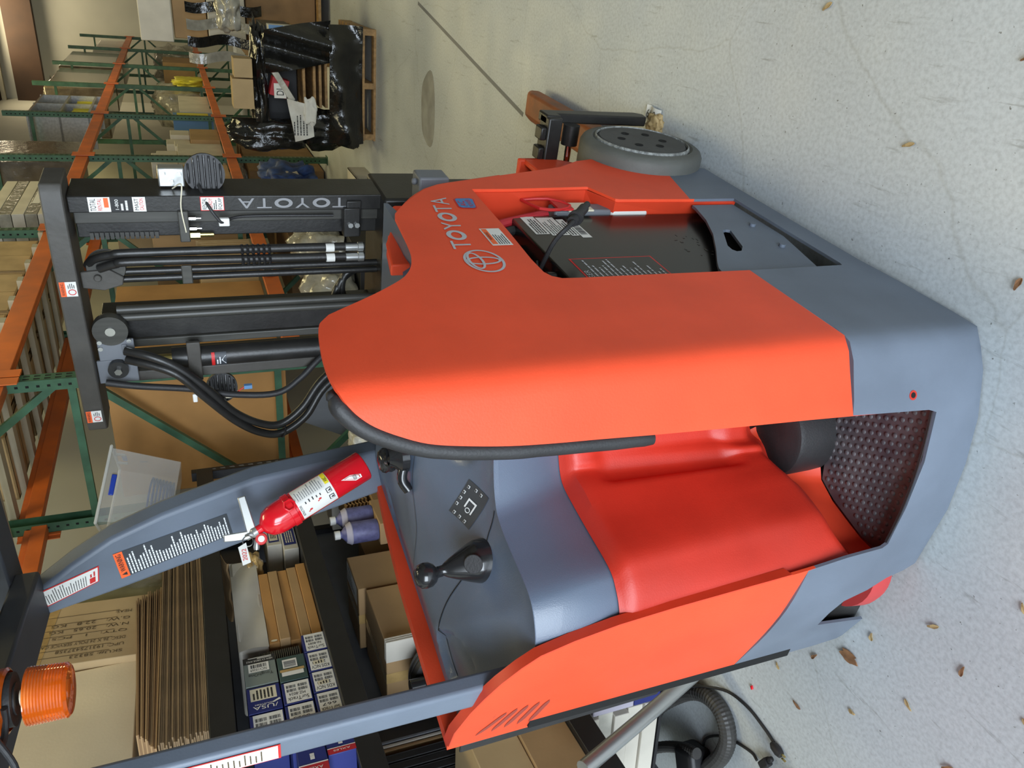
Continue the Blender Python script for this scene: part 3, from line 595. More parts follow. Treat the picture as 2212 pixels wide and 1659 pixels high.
# decals on the outer rail: maker name running up the rail, and hire-company stickers
def rail(z0, z1): return Decal(lambda u, v, h: Vector((1.3494 - h, .178 - .042 * u, z0 + (z1 - z0) * v)))
d = rail(1.205, 1.525); acc = 0
for ch, wd in zip('TOYOTA', ws):
    a, e = acc, acc + wd * .86
    if ch == 'O': d.ring(.5, (a + e) / 2, .36, (e - a) / 2, .0, 'light_text') if 0 else d.b.add(*(lambda n: ([d.fn(.5 + ru * math.cos(2 * PI * i / n), (a + e) / 2 + rv * math.sin(2 * PI * i / n), .001) for i in range(n) for ru, rv in ((.36, (e - a) / 2), (.20, (e - a) / 2 - .034))], [(2 * i, (2 * i + 2) % (2 * n), (2 * i + 3) % (2 * n), 2 * i + 1) for i in range(n)]))(28), d.mi('rail_text'))
    else: d.text(ch, .14, a, .86, e, 'rail_text', rot=90)
    acc += wd
d.build('maker_name', mast)
d = rail(1.762, 1.905); d.rect(0, .62, 1, 1, 'label_white').text('TOTAL', .07, .87, .9, .97, 'ink').text('RENTAL', .1, .77, .9, .84, 'red').rect(.3, .65, .95, .73, 'sign_orange', 2).rect(0, .25, 1, .60, 'ink').text('1-800', .15, .48, .85, .54, 'label_white').lines(.1, .3, .9, .46, 2, 'label_white').rect(0, 0, 1, .23, 'label_white').text('MAST', .1, .13, .9, .20, 'ink').text('CAUTION', .1, .04, .9, .11, 'red').build('hire_sticker', mast)
d = rail(1.556, 1.620); d.rect(0, 0, 1, 1, 'red').rect(.05, .03, .95, .97, 'label_white', 2).text('RENTAL', .1, .74, .9, .92, 'ink', 3).text('READY', .1, .5, .9, .65, 'red', 3).lines(.1, .3, .9, .46, 2, 'ink', 3).text('EQUIP', .1, .08, .9, .25, 'ink', 3).build('hire_sticker', mast)
# clamp band, bolts, chain anchor, bracket at the foot of the rails
P_('clamp_band', 'mast_grey', ((1.335, .175, 1.655), (1.385, .268, 1.683))); P_('hose_clamp', 'mast_grey', ((1.355, .35, 1.66), (1.362, .41, 1.69)))
b = MB()
for y in (.205, .236): b.cyl((1.36, y, 1.655), (1.36, y, 1.636), .007, n=6); b.cyl((1.36, y, 1.636), (1.36, y, 1.622), .004, n=8)
b.build('bolt', 'steel', mast)
b = MB(); b.cyl((1.39, .268, 1.655), (1.39, .268, 1.628), .013, n=6); b.cyl((1.39, .268, 1.63), (1.39, .268, 1.59), .007, n=10); b.build('chain_anchor', 'brass', mast)
b = MB()
for k in range(14): b.box((1.395, .258, 1.74 + k * .013), (1.415, .278, 1.750 + k * .013))
b.build('lift_chain', 'mast_grey', mast)
P_('rail_bracket', 'mast_black', ((1.33, .170, 1.165), (1.37, .262, 1.215)), ((1.338, .15, 1.16), (1.345, .262, 1.205)))
for z in (1.195, 1.175): b = MB(); b.cyl((1.331, .222, z), (1.322, .222, z), .0085, n=6); b.build('bolt', 'silver', mast)
def tube(name, m, P, r, par=mast, **k): b = MB(); b.tube(P, r, **k); return b.build(name, m, par, smooth=70)
tube('hose', 'mast_black', [(1.335, .295, 1.15), (1.335, .294, 1.4), (1.33, .293, 1.80), (1.335, .300, 1.87), (1.35, .318, 1.915), (1.37, .345, 1.935)], .0125)
tube('hose', 'mast_black', [(1.325, .324, 1.15), (1.325, .322, 1.4), (1.32, .316, 1.80), (1.328, .325, 1.86), (1.345, .345, 1.905)], .0125)
for y in (.368, .392): tube('hose', 'mast_black', [(1.37, y, .7), (1.37, y, 1.3), (1.37, y, 1.86)], .0105)
for y in (.492, .518): tube('hose', 'mast_grey', [(1.37, y, .7), (1.37, y, 1.3), (1.37, y, 1.88)], .0125)
b = MB(); [b.lathe([(.0145, 0), (.0165, .004), (.0145, .008)], (1.32 + .01 * (y < .3), y, 1.435 + k * .0155), (0, 0, 1), n=12) for k in range(6) for y in (.293, .321)]; b.build('spiral_guard', 'black_gloss', mast)
for y in (.295, .324):
    b = MB(); b.lathe([(.0132, 0), (.0132, .026)], (1.33 - .01 * (y > .3), y, 1.245), (0, 0, 1), n=14); b.build('hose_tag', 'label_white', mast)
    b = MB(); b.lathe([(.0, 0), (.015, 0), (.015, .016), (.0125, .018), (.0125, .055), (0, .055)], (1.33 - .01 * (y > .3), y, 1.155), (0, 0, 1), n=12); b.build('hose_coupling', 'silver', mast)
b = MB(); b.lathe([(0, -.012), (.050, -.012), (.052, -.006), (.044, 0), (.052, .006), (.050, .012), (0, .012)], (1.365, .348, 1.888), (1, 0, 0), n=36); pl = b.build('pulley', 'mast_grey', mast)
b = MB(); b.prism([(1.345, .355, 1.955), (1.345, .405, 1.955), (1.345, .415, 1.90), (1.345, .400, 1.85), (1.345, .375, 1.845), (1.345, .350, 1.88)], (.012, 0, 0)); b.cyl((1.345, .372, 1.912), (1.334, .372, 1.912), .011, n=8); b.build('pulley_bracket', 'mast_cap', pl, bevel=.003)
b = MB(); b.lathe([(0, -.015), (.048, -.015), (.050, 0), (.048, .015), (.02, .016), (0, .02)], (1.345, .542, 1.903), (1, 0, 0), n=36); pl2 = b.build('pulley', 'mast_grey', mast)
b = MB(); b.cyl((1.335, .542, 1.903), (1.325, .542, 1.903), .014, n=14); b.build('axle', 'steel', pl2)
b = MB(); b.lathe([(0, -.012), (.029, -.012), (.027, .010), (.018, .014), (0, .014)], (1.325, .668, 1.897), (1, 0, 0), n=30); pl3 = b.build('pulley', 'mast_black', mast)
b = MB(); b.cyl((1.315, .668, 1.897), (1.300, .668, 1.897), .011, n=6); b.build('axle', 'steel', pl3)
P_('hose_bracket', 'panel_grey', ((1.335, .575, 1.845), (1.345, .645, 1.945)), ((1.335, .645, 1.845), (1.345, .725, 1.955)), ((1.33, .59, 1.865), (1.335, .62, 1.88)))
for y, z in ((.578, 1.937), (.600, 1.937), (.578, 1.857), (.612, 1.855)): b = MB(); b.cyl((1.336, y, z), (1.328, y, z), .007, n=8); b.build('bolt', 'silver', mast)
P_('strut', 'mast_cap', ((1.33, .60, 1.66), (1.345, .74, 1.70)), ((1.35, .70, 1.3), (1.38, .735, 1.95)))
tube('hose', 'mast_black', [(1.31, .60, 1.87), (1.28, .61, 1.80), (1.27, .65, 1.73), (1.27, .74, 1.65), (1.28, .84, 1.58), (1.29, .905, 1.50), (1.30, .925, 1.43), (1.32, .88, 1.355), (1.36, .80, 1.28), (1.40, .72, 1.15)], .0135)
tube('hose', 'mast_black', [(1.31, .63, 1.87), (1.28, .64, 1.80), (1.26, .67, 1.73), (1.26, .76, 1.66), (1.27, .87, 1.575), (1.28, .935, 1.50), (1.29, .955, 1.43), (1.31, .91, 1.345), (1.35, .82, 1.27), (1.40, .74, 1.12)], .0135)
tube('hose', 'black_rubber', [(1.30, .70, 1.935), (1.30, .722, 1.85), (1.30, .750, 1.70), (1.30, .785, 1.58), (1.30, .797, 1.44), (1.31, .752, 1.36), (1.34, .69, 1.28), (1.40, .64, 1.15)], .0105)
b = MB(); b.tube([(1.30, .930, 1.415), (1.27, .945, 1.42), (1.28, .965, 1.43), (1.32, .95, 1.42)], .003); b.build('zip_tie', 'black_rubber', mast)
for k in range(3): tube('hose', 'mast_black', [(1.42 + .02 * k, .40, 1.02), (1.42 + .02 * k, .405 + .01 * k, 1.12 + .012 * k), (1.42, .43 + .02 * k, 1.19 + .012 * k), (1.42, .50 + .02 * k, 1.20 + .012 * k), (1.44, .56 + .02 * k, 1.14), (1.45, .57 + .02 * k, 1.0)], .012)
# horn on the left, coiled alarm on the right
def horn(c, ax, r, name, lab):
    b = MB(); b.lathe([(0, -.02)] + [(r * (1 - .02 * (k % 2)), -.02 + .04 * k / 9) for k in range(10)] + [(r * .8, .024), (0, .02)], c, ax, n=30); h = b.build(name, 'black_rubber', T, smooth=25)
    c = Vector(c); a = Vector(ax).normalized(); u = Vector((0, 1, 0)); u = (u - a * u.dot(a)).normalized(); w_ = a.cross(u); b = MB()
    for k in range(7):
        o = (k - 3) * r * .26; l = math.sqrt(max(0, r * r * .85 - o * o)); b.tube([c - a * .022 + w_ * o - u * l, c - a * .027 + w_ * o, c - a * .022 + w_ * o + u * l], r * .055, n=6, smooth=3)
    b.build('grille', 'black_gloss', h, smooth=60); return h
horn((1.43, .835, 1.605), (1, .4, 0), .050, 'horn', '')
hr = horn((1.44, .098, 1.60), (1, .25, 0), .056, 'alarm', '')
b = MB(); b.box((1.41, .075, 1.655), (1.45, .13, 1.725)); b.build('alarm_bracket', 'silver', hr, bevel=.004)
b = MB(); [b.cyl((1.409, y, z), (1.395, y, z), .006, n=6) for y, z in ((.09, 1.71), (.112, 1.69), (.09, 1.668))]; b.build('nut', 'silver', hr)
b = MB(); b.tube([(1.40, .13, 1.69), (1.345, .10, 1.665), (1.33, .16, 1.672), (1.33, .235, 1.665)], .002, n=6); b.build('wire', 'label_cream', mast)
b = MB(); b.tube([(1.40, .12, 1.62), (1.345, .16, 1.60), (1.335, .20, 1.575), (1.34, .21, 1.56), (1.37, .205, 1.50), (1.37, .206, 1.24)], .0045, n=8); b.build('wire', 'black_rubber', mast)
b = MB(); b.box((1.335, .198, 1.545), (1.35, .222, 1.575)); b.build('wire_plug', 'label_white', mast, bevel=.003)
b = MB(); b.box((1.30, .785, 1.565), (1.315, .80, 1.60)); b.build('wire_plug', 'label_cream', mast, bevel=.003)
b = MB(); b.tube([(1.31, .79, 1.567), (1.31, .775, 1.55), (1.31, .765, 1.535)], .002, n=6); b.build('wire', 'red', mast)
b = MB(); b.box((1.30, .757, 1.515), (1.312, .77, 1.54)); b.build('wire_plug', 'light_blue', mast)
P_('hose_clamp', 'label_white', ((1.275, .757, 1.683), (1.283, .787, 1.697)))
P_('mast_base', 'mast_black', ((1.30, .13, .9), (1.55, .88, 1.10)), bev=.01)
# ---------------------------------------------------------------- load wheel, outrigger, carriage, drive tyre, foot
b = MB(); b.lathe([(.0, .085), (.19, .085), (.203, .075), (.208, .05), (.208, -.02), (.200, -.034), (.188, -.040), (.172, -.043), (.164, -.036), (.158, -.034), (0, -.034)], (1.345, -.008, .213), (0, 1, 0), n=56); wh = b.build('load_wheel', 'tyre_grey', T, smooth=40)
b = MB(); b.lathe([(0, -.046), (.146, -.046), (.152, -.040), (.153, -.03)], (1.345, -.008, .213), (0, 1, 0), n=48); b.build('hub', 'hub_grey', wh, smooth=40)
b = MB()
for k in range(6): a = k * PI / 3 + .4; b.lathe([(.014, -.0475), (.012, -.0465), (0, -.0462)], (1.345 + .075 * math.cos(a), -.008, .213 + .075 * math.sin(a)), (0, 1, 0), n=14)
b.build('hub_hole', 'slot_dark', wh)
b = MB(); b.lathe([(.163, -.037), (.160, -.046), (.156, -.048), (.154, -.040)], (1.345, -.008, .213), (0, 1, 0), n=60); b.build('grease_ring', 'grease', wh)
b = MB(); b.prism([(1.2, .035, .03), (1.2, .035, .14), (2.52, .065, .125), (2.62, .08, .10), (2.63, .08, .03)], (0, .125, 0)); b.build('outrigger', 'rust_orange', T, bevel=.02, seg=3)
b = MB(); b.prism([(1.2, .86, .03), (1.2, .86, .14), (2.52, .86, .125), (2.62, .86, .10), (2.63, .86, .03)], (0, .12, 0)); b.build('outrigger', 'rust_orange', T, bevel=.02, seg=3)
b = MB(); b.box((1.58, -.055, .40), (1.66, .95, .455)); cr = b.build('carriage', 'mast_black', T, bevel=.006)
b = MB(); b.prism([(1.60, -.060, .455), (1.68, -.060, .455), (1.69, -.060, .06), (1.665, -.060, .03), (1.62, -.060, .04), (1.63, -.060, .40), (1.60, -.060, .40)], (0, .035, 0)); b.build('side_plate', 'mast_black', cr, bevel=.006)
b = MB(); b.cyl((1.60, -.03, .355), (1.60, .04, .355), .030); b.build('shift_cylinder', 'mast_black', cr); b = MB(); b.cyl((1.60, .02, .355), (1.60, .4, .355), .012); b.build('piston_rod', 'chrome', cr)
for k in range(4): b = MB(); b.box((1.585, -.02 + k * .07, .455), (1.64, .025 + k * .07, .478)); b.build('stop_block', 'mast_black', cr, bevel=.005)
b = MB(); b.prism([(1.40, .09, .53), (1.60, .09, .53), (1.60, .09, .42), (1.40, .09, .10)], (0, .02, 0)); b.box((1.575, .09, .40), (1.60, .3, .55)); b.build('carriage_frame', 'orange_paint', T, bevel=.006)
b = MB(); b.cyl((.20, .745, .11), (.20, .86, .11), .105, n=40); b.build('drive_wheel', 'red_pad' if 0 else 'red', T, bevel=.012)
b = MB(); b.lathe([(0, 0), (.145, 0), (.15, .02), (.145, .06), (0, .07)], (.13, .72, .035), (0, 0, 1), n=40); b.build('wheel_guard', 'red_dull', T, smooth=50) if 'red_dull' in MT else None
b = MB(); b.box((.04, .80, .012), (.12, .93, .20)); b.build('foot_bracket', 'mast_black', T, bevel=.004)
b = MB(); b.lathe([(0, -.001), (.013, -.001), (.013, -.003), (0, -.004)], PS(-.499, .282, 0), PS(-.499, .282, 1) - PS(-.499, .282, 0), n=18); b.build('plug', 'grey_paint', T)
q = PS(-.031, .223, 0); nn = (PS(-.031, .223, 1) - q).normalized(); b = MB(); b.cyl(q - nn * .004, q + nn * .0006, .011, n=20); b.build('hole_rim', 'red_pad', T); b = MB(); b.cyl(q - nn * .004, q + nn * .0012, .0065, n=16); b.build('hole', 'slot_dark', T)
b = MB(); b.box((1.17, .02, .94), (1.25, .12, 1.03)); b.cyl((1.2, .04, 1.03), (1.2, .04, 1.045), .01); b.build('reach_bracket', 'panel_grey', T, bevel=.006)
b = MB(); b.prism([(1.268, .02, .33), (1.31, .02, .36), (1.295, .02, .45), (1.24, .02, .55), (1.1, .02, .8)], (0, .14, 0)); b.build('wheel_fender', 'orange_paint', T, bevel=.006)
# ================================================================ THE ROOM
def struct(name, m, fn, fr=WD, **k): b = MB(); fn(b); o = b.build(name, m, smooth=0, **k); o.matrix_world = fr; return tag(o, kind='structure')
struct('floor', 'floor_paint', lambda b: b.box((-9, -8, -.12), (29, 8.5, 0)), RK)
struct('wall_left', 'wall_white', lambda b: b.box((-9, 4.0, 0), (29, 4.2, 7.4)), RK)
struct('wall_right', 'wall_white', lambda b: b.box((-9, -7.7, 0), (29, -7.5, 7.4)), RK)
struct('wall_far', 'wall_white', lambda b: b.box((26.2, -7.5, 0), (26.4, 4.0, 7.4)), RK)
struct('ceiling', 'ceiling_grey', lambda b: b.box((-9, -7.7, 7.4), (29, 4.2, 7.5)), RK)
def back(b): b.box((-5.2, -7.5, 0), (-5.0, -2.6, 7.4)); b.box((-5.2, 2.9, 0), (-5.0, 4.0, 7.4)); b.box((-5.2, -2.6, 3.9), (-5.0, 2.9, 7.4))
struct('wall_back', 'wall_white', back, RK)
struct('trim_1', 'wood_dark', lambda b: b.box((25.9, -7.5, 5.05), (26.2, 4.0, 5.75)), RK)
struct('trim_2', 'wood_dark', lambda b: b.box((25.7, -7.5, 6.15), (26.2, 4.0, 7.4)), RK)
struct('trim_3', 'board_cream', lambda b: b.box((25.85, -7.5, 6.02), (25.95, 4.0, 6.12)), RK)
struct('trim_4', 'wood_dark', lambda b: [b.box((6 + 5 * k, -7.5, 6.2), (6.2 + 5 * k, 4.0, 7.4)) for k in range(4)], RK)
# ---------------------------------------------------------------- pallet racking along the left
PA = [4.315, 7.10, 9.93, 12.69, 15.65, 18.56, 21.65, 24.7]; RB0, RB1 = 2.10, 3.10; RT = 3.88
def upright(i, a):
    t = thing('rack_upright', ['green punched rack frame nearest the truck, left of the mast', 'green rack frame hidden behind the right edge of the mast', 'green rack frame just right of the mast, first of the row beyond it', 'second green rack frame right of the mast', 'third green rack frame right of the mast', 'fourth green rack frame right of the mast, beside wrapped boxes', 'last but one green rack frame before the far wall', 'farthest green rack frame, against the white wall'][i], 'rack frame', RK, (a, RB0, 0), group='green pallet rack frames')
    for y in (0, RB1 - RB0):
        b = MB(); s = 1 if y == 0 else -1
        b.box((-.004, y, 0), (.076, y + s * .003, RT)); b.box((-.004, y, 0), (-.001, y + s * .066, RT)); b.box((.073, y, 0), (.076, y + s * .066, RT))
        b.build('post', 'rack_green', t)
        if i < 4:
            b = MB(); z = .1
            while z < RT - .05:
                if y == 0:
                    for x in (.018, .052): b.add([(x - .008, -.0006, z + .018), (x + .008, -.0006, z + .018), (x + .005, -.0006, z - .012), (x - .005, -.0006, z - .012)], [(0, 1, 2, 3)])
                b.quad((-.0046, y + s * .028, z - .008), (-.0046, y + s * .042, z - .008), (-.0046, y + s * .042, z + .008), (-.0046, y + s * .028, z + .008)); z += .051
            tag(b.build('punched_holes', 'slot_dark', t, smooth=0), kind='stuff')
    def br(p, q): v = Vector(q) - Vector(p); b = MB(); n = v.normalized(); w_ = Vector((0, n.z, -n.y)) * .02; P = [Vector(p) + w_, Vector(q) + w_, Vector(q) - w_, Vector(p) - w_]; b.prism(P, (.03, 0, 0)); b.build('brace', 'rack_green', t)
    for z in (.25, 1.25, 2.345, 3.55): br((.02, .05, z), (.02, .96, z))
    br((.02, .05, 2.27), (.02, .96, 1.30)); br((.02, .05, 2.42), (.02, .96, 3.50)); br((.02, .05, .30), (.02, .96, 1.2))
    b = MB(); [b.box((-.03, y, 0), (.1, y + .1, .008)) for y in (-.02, .92)]; b.build('foot_plate', 'rack_green', t)
for i, a in enumerate(PA): upright(i, a)
def beam(a0, a1, b_, z0, z1, lab, row):
    s = 1 if row == 'front' else -1
    t = thing('rack_beam', lab, 'rack beam', RK, (a0, b_, z0), group='orange rack beams'); L = a1 - a0; h = z1 - z0
    b = MB(); b.box((.01, 0, 0), (L, .038 * s, h)); b.box((.01, .038 * s, 0), (L, .060 * s, h - .04)); b.build('rail', 'rack_orange', t, bevel=.003)
    b = MB(); b.box((-.02, -.012 * s, h * .3), (L + .0, -.002 * s, h * .42)); b.box((-.02, -.012 * s, h * .6), (L, -.002 * s, h * .68)); 
    for x in (.012, L - .01):
        b = MB(); b.box((x - .012, -.014 * s, -.06), (x + .035, .0, h + .04)); b.box((x - .045, -.014 * s, -.06), (x - .012, -.008 * s, h + .04)); b.build('end_plate', 'rack_orange', t)
    return t
LV = [('upper', 2.64, 2.765), ('lower', 1.075, 1.185)]
for lv, z0, z1 in LV:
    for i in range(len(PA) - 1):
        beam(PA[i] + .076, PA[i + 1], RB0 - .002, z0, z1, f'orange {lv} front beam in the {["nearest", "second", "third", "fourth", "fifth", "sixth", "farthest"][i]} rack bay', 'front')
        if i < 3: beam(PA[i] + .076, PA[i + 1], RB1 + .002, z0, z1, f'orange {lv} rear beam in the {["nearest", "second", "third"][i]} rack bay', 'rear')
b = MB(); b.box((0, 0, 0), (.55, -.002, .05)); bl = None
sk = thing('beam_sticker', 'white sticker with black size marks on the lower orange beam behind the mast', 'sticker', RK, (5.75, RB0 - .006, 1.10))
d = Decal(lambda u, v, h: Vector((.36 * u, -.001 - h, .075 * v))); d.rect(0, 0, 1, 1, 'label_white').text('N', .05, .15, .25, .85, 'ink').text('N', .4, .15, .6, .85, 'ink').text('N', .73, .15, .93, .85, 'ink'); d.build('print', sk)
# near bay to the left of the frame, with cross boards over the upper beams
beam(1.6, PA[0], RB0 - .002, 2.64, 2.765, 'orange upper front beam at the upper left, over the cream boards', 'front')
beam(1.6, PA[0], RB1 + .002, 2.60, 2.72, 'orange upper rear beam under the ends of the cream boards', 'rear')
k = 0
for bay, (a0, a1, n) in enumerate(((1.9, 4.2, 6), (4.45, 7.05, 8))):
    for j in range(n):
        a = a0 + (a1 - a0) * j / (n - 1) - .04
        b = MB(); b.box((0, 0, 0), (.085, 1.06, .035))
        single(b.build('deck_board', 'board_cream'), RK, (a, RB0 - .0, 2.767), f'{["first", "second", "third", "fourth", "fifth", "sixth", "seventh", "eighth"][j]} cream cross board {["of the upper left bay", "beyond the nearest green frame"][bay]}, under the upper rack level', 'board', 'cream deck boards'); k += 1
# ---------------------------------------------------------------- black steel shelving
SZ = [.22, .60, 1.31, 1.75]
u = thing('steel_shelving', 'black steel shelving unit with four loaded shelves left of the truck', 'shelf', SH, (0, 0, 0))
for a in (1.30, 4.22):
    for b_ in (2.0, 2.48):
        b = MB(); zt = 1.78 if a > 3 or b_ > 2.1 else 1.30; b.box((a, b_, 0), (a + .05, b_ + .004, zt)); b.box((a, b_, 0), (a + .004, b_ + .05, zt)); po = b.build('post', 'shelf_black', u)
        if b_ < 2.1:
            b = MB(); [b.add([(a + .018, b_ - .0006, z), (a + .034, b_ - .0006, z + .004), (a + .031, b_ - .0006, z + .03), (a + .021, b_ - .0006, z + .026)], [(0, 1, 2, 3)]) for z in [.05 + .05 * k for k in range(24 if a < 3 else 33)]]; tag(b.build('slots', 'panel_grey', po, smooth=0), kind='stuff')
for z in SZ:
    xa = 1.86 if z < .3 else 1.31
    b = MB(); b.box((xa, 1.995, z - .08), (4.26, 2.03, z + .004)); b.build('shelf_beam', 'shelf_black', u, bevel=.003)
    b = MB(); b.box((xa, 2.47, z - .08), (4.26, 2.50, z)); b.build('shelf_beam', 'shelf_black', u)
    b = MB(); b.box((xa + .01, 2.01, z - .014), (4.25, 2.49, z - .002)); b.build('deck', 'shelf_black', u)
b = MB(); b.box((1.9, 2.515, .1), (4.25, 2.525, 1.78)); b.build('back_panel', 'panel_grey', u)
# generic carton: body, tape, optional printing; local origin at the middle of its base
def carton(name, label, ct, fr, lo, hi, m='cardboard', tape='tape', group=None, rz=0, rot=None, dec=None, bevel=.004, tside=True):
    w_, d_, h_ = (hi[k] - lo[k] for k in range(3)); c = ((lo[0] + hi[0]) / 2, (lo[1] + hi[1]) / 2, lo[2])
    t = thing(name, label, ct, fr, c, rz, group, rot)
    b = MB(); b.box((-w_ / 2, -d_ / 2, 0), (w_ / 2, d_ / 2, h_)); body = b.build('body', m, t, bevel=bevel)
    if tape:
        b = MB(); e = .0008; tw = min(.025, d_ * .12)
        b.quad((-w_ / 2, -tw, h_ + e), (w_ / 2, -tw, h_ + e), (w_ / 2, tw, h_ + e), (-w_ / 2, tw, h_ + e))
        if tside:
            for s in (-1, 1): x = s * (w_ / 2 + e); b.quad((x, -tw, h_ + e), (x, tw, h_ + e), (x, tw, h_ * .8), (x, -tw, h_ * .8))
        b.build('tape', tape, t, smooth=0)
    if dec:
        d = Decal(lambda u, v, h: Vector((-w_ / 2 + w_ * u, -d_ / 2 - .0006 - h, h_ * v))); dec(d); d.build('printing', t)
    return t
# top shelf: two piles of flat cardboard sheets
def sheets(n, a0, a1, b0, b1, z0, th, m, label, group, jit=.015, tilt=0, name='cardboard_sheet'):
    r = random.Random(n)
    for k in range(n):
        j = r.uniform(-jit, jit); q = r.uniform(-jit, jit); b = MB(); L_ = a1 - a0; n_ = 10
        b.box((0, 0, 0), (L_, b1 - b0, th * .84))
        o = b.build(name, m); 
        single(o, SH, (a0 + j, b0 + q * .5, z0 + k * th), label(k, n), 'cardboard', group, rz=r.uniform(-.5, .5), rot=Matrix.Rotation(tilt + r.uniform(-.002, .002), 4, 'Y') if tilt else None)
lab1 = lambda k, n: 'brown corrugated sheet lying in the long flat pile on the top black shelf' if 0 < k < n - 1 else ('bottom sheet of the long flat cardboard pile on the top black shelf' if k == 0 else 'uppermost sheet of the long flat cardboard pile on the top black shelf')
sheets(26, 2.22, 3.42, 2.005, 2.45, 1.756, .0060, 'cardboard_edge', lab1, 'sheets in the long cardboard pile')
sheets(11, 3.44, 3.98, 2.01, 2.4, 1.756, .0105, 'cardboard', lambda k, n: 'brown corrugated sheet in the short pile under the clear tote', 'sheets under the tote', jit=.03)
r = random.Random(3)
for k in range(13):
    b = MB(); L_ = .95 - .012 * k; b.box((0, 0, 0), (L_, .42, .0045)); o = b.build('cardboard_sheet', 'cardboard_dark' if k % 3 else 'cardboard')
    single(o, SH, (2.24 + .008 * k, 2.04 + r.uniform(-.012, .01), 1.918 + k * .0052), 'dark edged cardboard sheet fanned out below the cream panel', 'cardboard', 'fanned cardboard sheets', rot=Matrix.Rotation(-.0035 * k, 4, 'Y'))
b = MB(); b.box((0, 0, 0), (.74, .34, .80)); single(b.build('cabinet_panel', 'panel_cream', bevel=.004), SH, (2.17, 2.17, 2.012), 'large plain cream cabinet standing on the top black shelf behind the amber beacon', 'cabinet')
def svc(d):
    d.rect(.0, .80, 1, 1, 'tape', 1)
    L_ = [('SKU#: 58323', .08), ('UPC: 193175437358', .18), ('DESC: 36 X 24 POLY SERVICE CART', .28), ('QTY:   1   PCS', .40), ('N.W:   20.65   KG', .50), ('G.W:   22.8   KG', .60), ('MEAS:', .72)]
    for t, y in L_:
        ln = {'S': .42, 'U': .55, 'D': .74, 'Q': .62, 'N': .66, 'G': .66, 'M': .14}[t[0]]
        d.text(t, y, .16, y + .045, .16 + ln, 'ink_brown', 2, rot=90); d.rect(y + .052, .27, y + .058, .90, 'ink_brown', 2)
carton('service_cart_carton', 'tan carton printed 36 X 24 POLY SERVICE CART beside the cream cabinet', 'box', SH, (2.90, 2.14, 1.985), (3.32, 2.50, 2.44), 'cardboard_light', None, rot=Matrix.Rotation(math.radians(5), 4, 'Y'), dec=lambda d: svc(d))
b = MB(); b.blob((0, 0, .2), (.22, .16, .26), .12, seed=4, flat=0); single(b.build('plastic_bag', 'wrap_olive' if 'wrap_olive' in MT else 'tape', smooth=70), SH, (3.50, 2.32, 1.90), 'olive tinted plastic wrap bag between the service cart carton and the slanted truck post', 'bag')
# clear tote with blue handles
t = thing('storage_tote', 'clear plastic tote with a blue handle and coiled cable inside, on the top shelf', 'tote', SH, (4.24, 2.16, 1.872), 0, rot=Matrix.Rotation(math.radians(-14), 4, Vector((-.9, -.45, 0))) @ Matrix.Rotation(math.radians(38), 4, 'Z'))
def taper(w0, d0, w1, d1, z0, z1, m, name, par, th=0, bev=.01):
    b = MB(); P = lambda w_, d_, z: [(-w_, -d_, z), (w_, -d_, z), (w_, d_, z), (-w_, d_, z)]
    b.add(P(w0, d0, z0) + P(w1, d1, z1), [(3, 2, 1, 0)] + [(i, (i + 1) % 4, 4 + (i + 1) % 4, 4 + i) for i in range(4)]); return b.build(name, m, par, bevel=bev, solid=th)
taper(.235, .165, .265, .195, 0, .345, 'tote_clear', 'body', t, th=.003)
b = MB(); [b.tube([(sx * .272, sy * .202, .345) for sx, sy in ((-1, -1), (1, -1), (1, 1), (-1, 1), (-1, -1))], .008, n=8, smooth=0)]; b.build('rim', 'tote_edge', t)
b = MB(); b.box((-.277, -.055, .29), (-.268, .055, .315)); b.build('handle', 'blue_plastic', t, bevel=.004)
b = MB(); b.box((-.055, -.212, .29), (.055, -.203, .315)); b.build('handle', 'blue_plastic', t, bevel=.004)
for s in (-1, 1): b = MB(); b.box((s * .10 - .012, -.205, .29), (s * .10 + .012, -.195, .345)); b.build('latch', 'tote_edge', t)
b = MB(); b.lathe([(0, 0), (.022, 0)], (-.02, -.1935, .20), (0, -1, .09), n=20); b.build('hole', 'cardboard_dark', t)
b = MB()
for k in range(7): b.tube([(.05 + (.13 + .004 * k) * math.cos(a), (.10 + .003 * k) * math.sin(a), .03 + .018 * k) for a in [j * PI / 6 for j in range(13)]], .006, n=6, smooth=2)
b.build('cable_coil', 'coat_blue', t)
# second shelf
t = thing('torn_carton', 'torn white carton with an open flap on top of the flat brown cartons', 'box', SH, (3.0, 2.22, 1.522))
b = MB(); b.box((-.33, -.16, 0), (.33, .16, .115)); b.build('body', 'carton_white', t, bevel=.012)
b = MB(); b.grid(lambda u, v: (.33 - .02 * math.sin(v * 6) + .10 * v, -.16 + .32 * u, .115 + .045 * v + .006 * math.sin(u * 14)), 10, 6); b.build('flap', 'cardboard', t, solid=.003)
b = MB(); b.grid(lambda u, v: (-.33 + .66 * u, -.162 - .012 * math.sin(u * PI) * math.sin(v * PI) - .008 * math.sin(u * 9 + v * 3), .115 * v), 20, 6); b.build('crumpled_side', 'carton_white', t, smooth=70)
for k in range(5):
    carton('flat_carton', ['lowest', 'second lowest', 'middle', 'second highest', 'top'][k] + ' of five flat brown cartons stacked on the second black shelf', 'box', SH, (2.685 - .004 * (k % 2), 2.05 + .006 * (k % 3), 1.312 + k * .0418), (3.21 - .006 * k, 2.36, 1.312 + k * .0418 + .041), 'cardboard' if k % 2 else 'cardboard_orange', None, 'flat brown cartons', bevel=.003, rz=(-.8, .6, -.3, .9, -.5)[k],
           dec=(lambda d: d.poly([(.03 + .012 * math.cos(a), .5 + .30 * math.sin(a)) for a in [j * PI / 8 for j in range(16)]], 'label_cream')) if k == 4 else None)
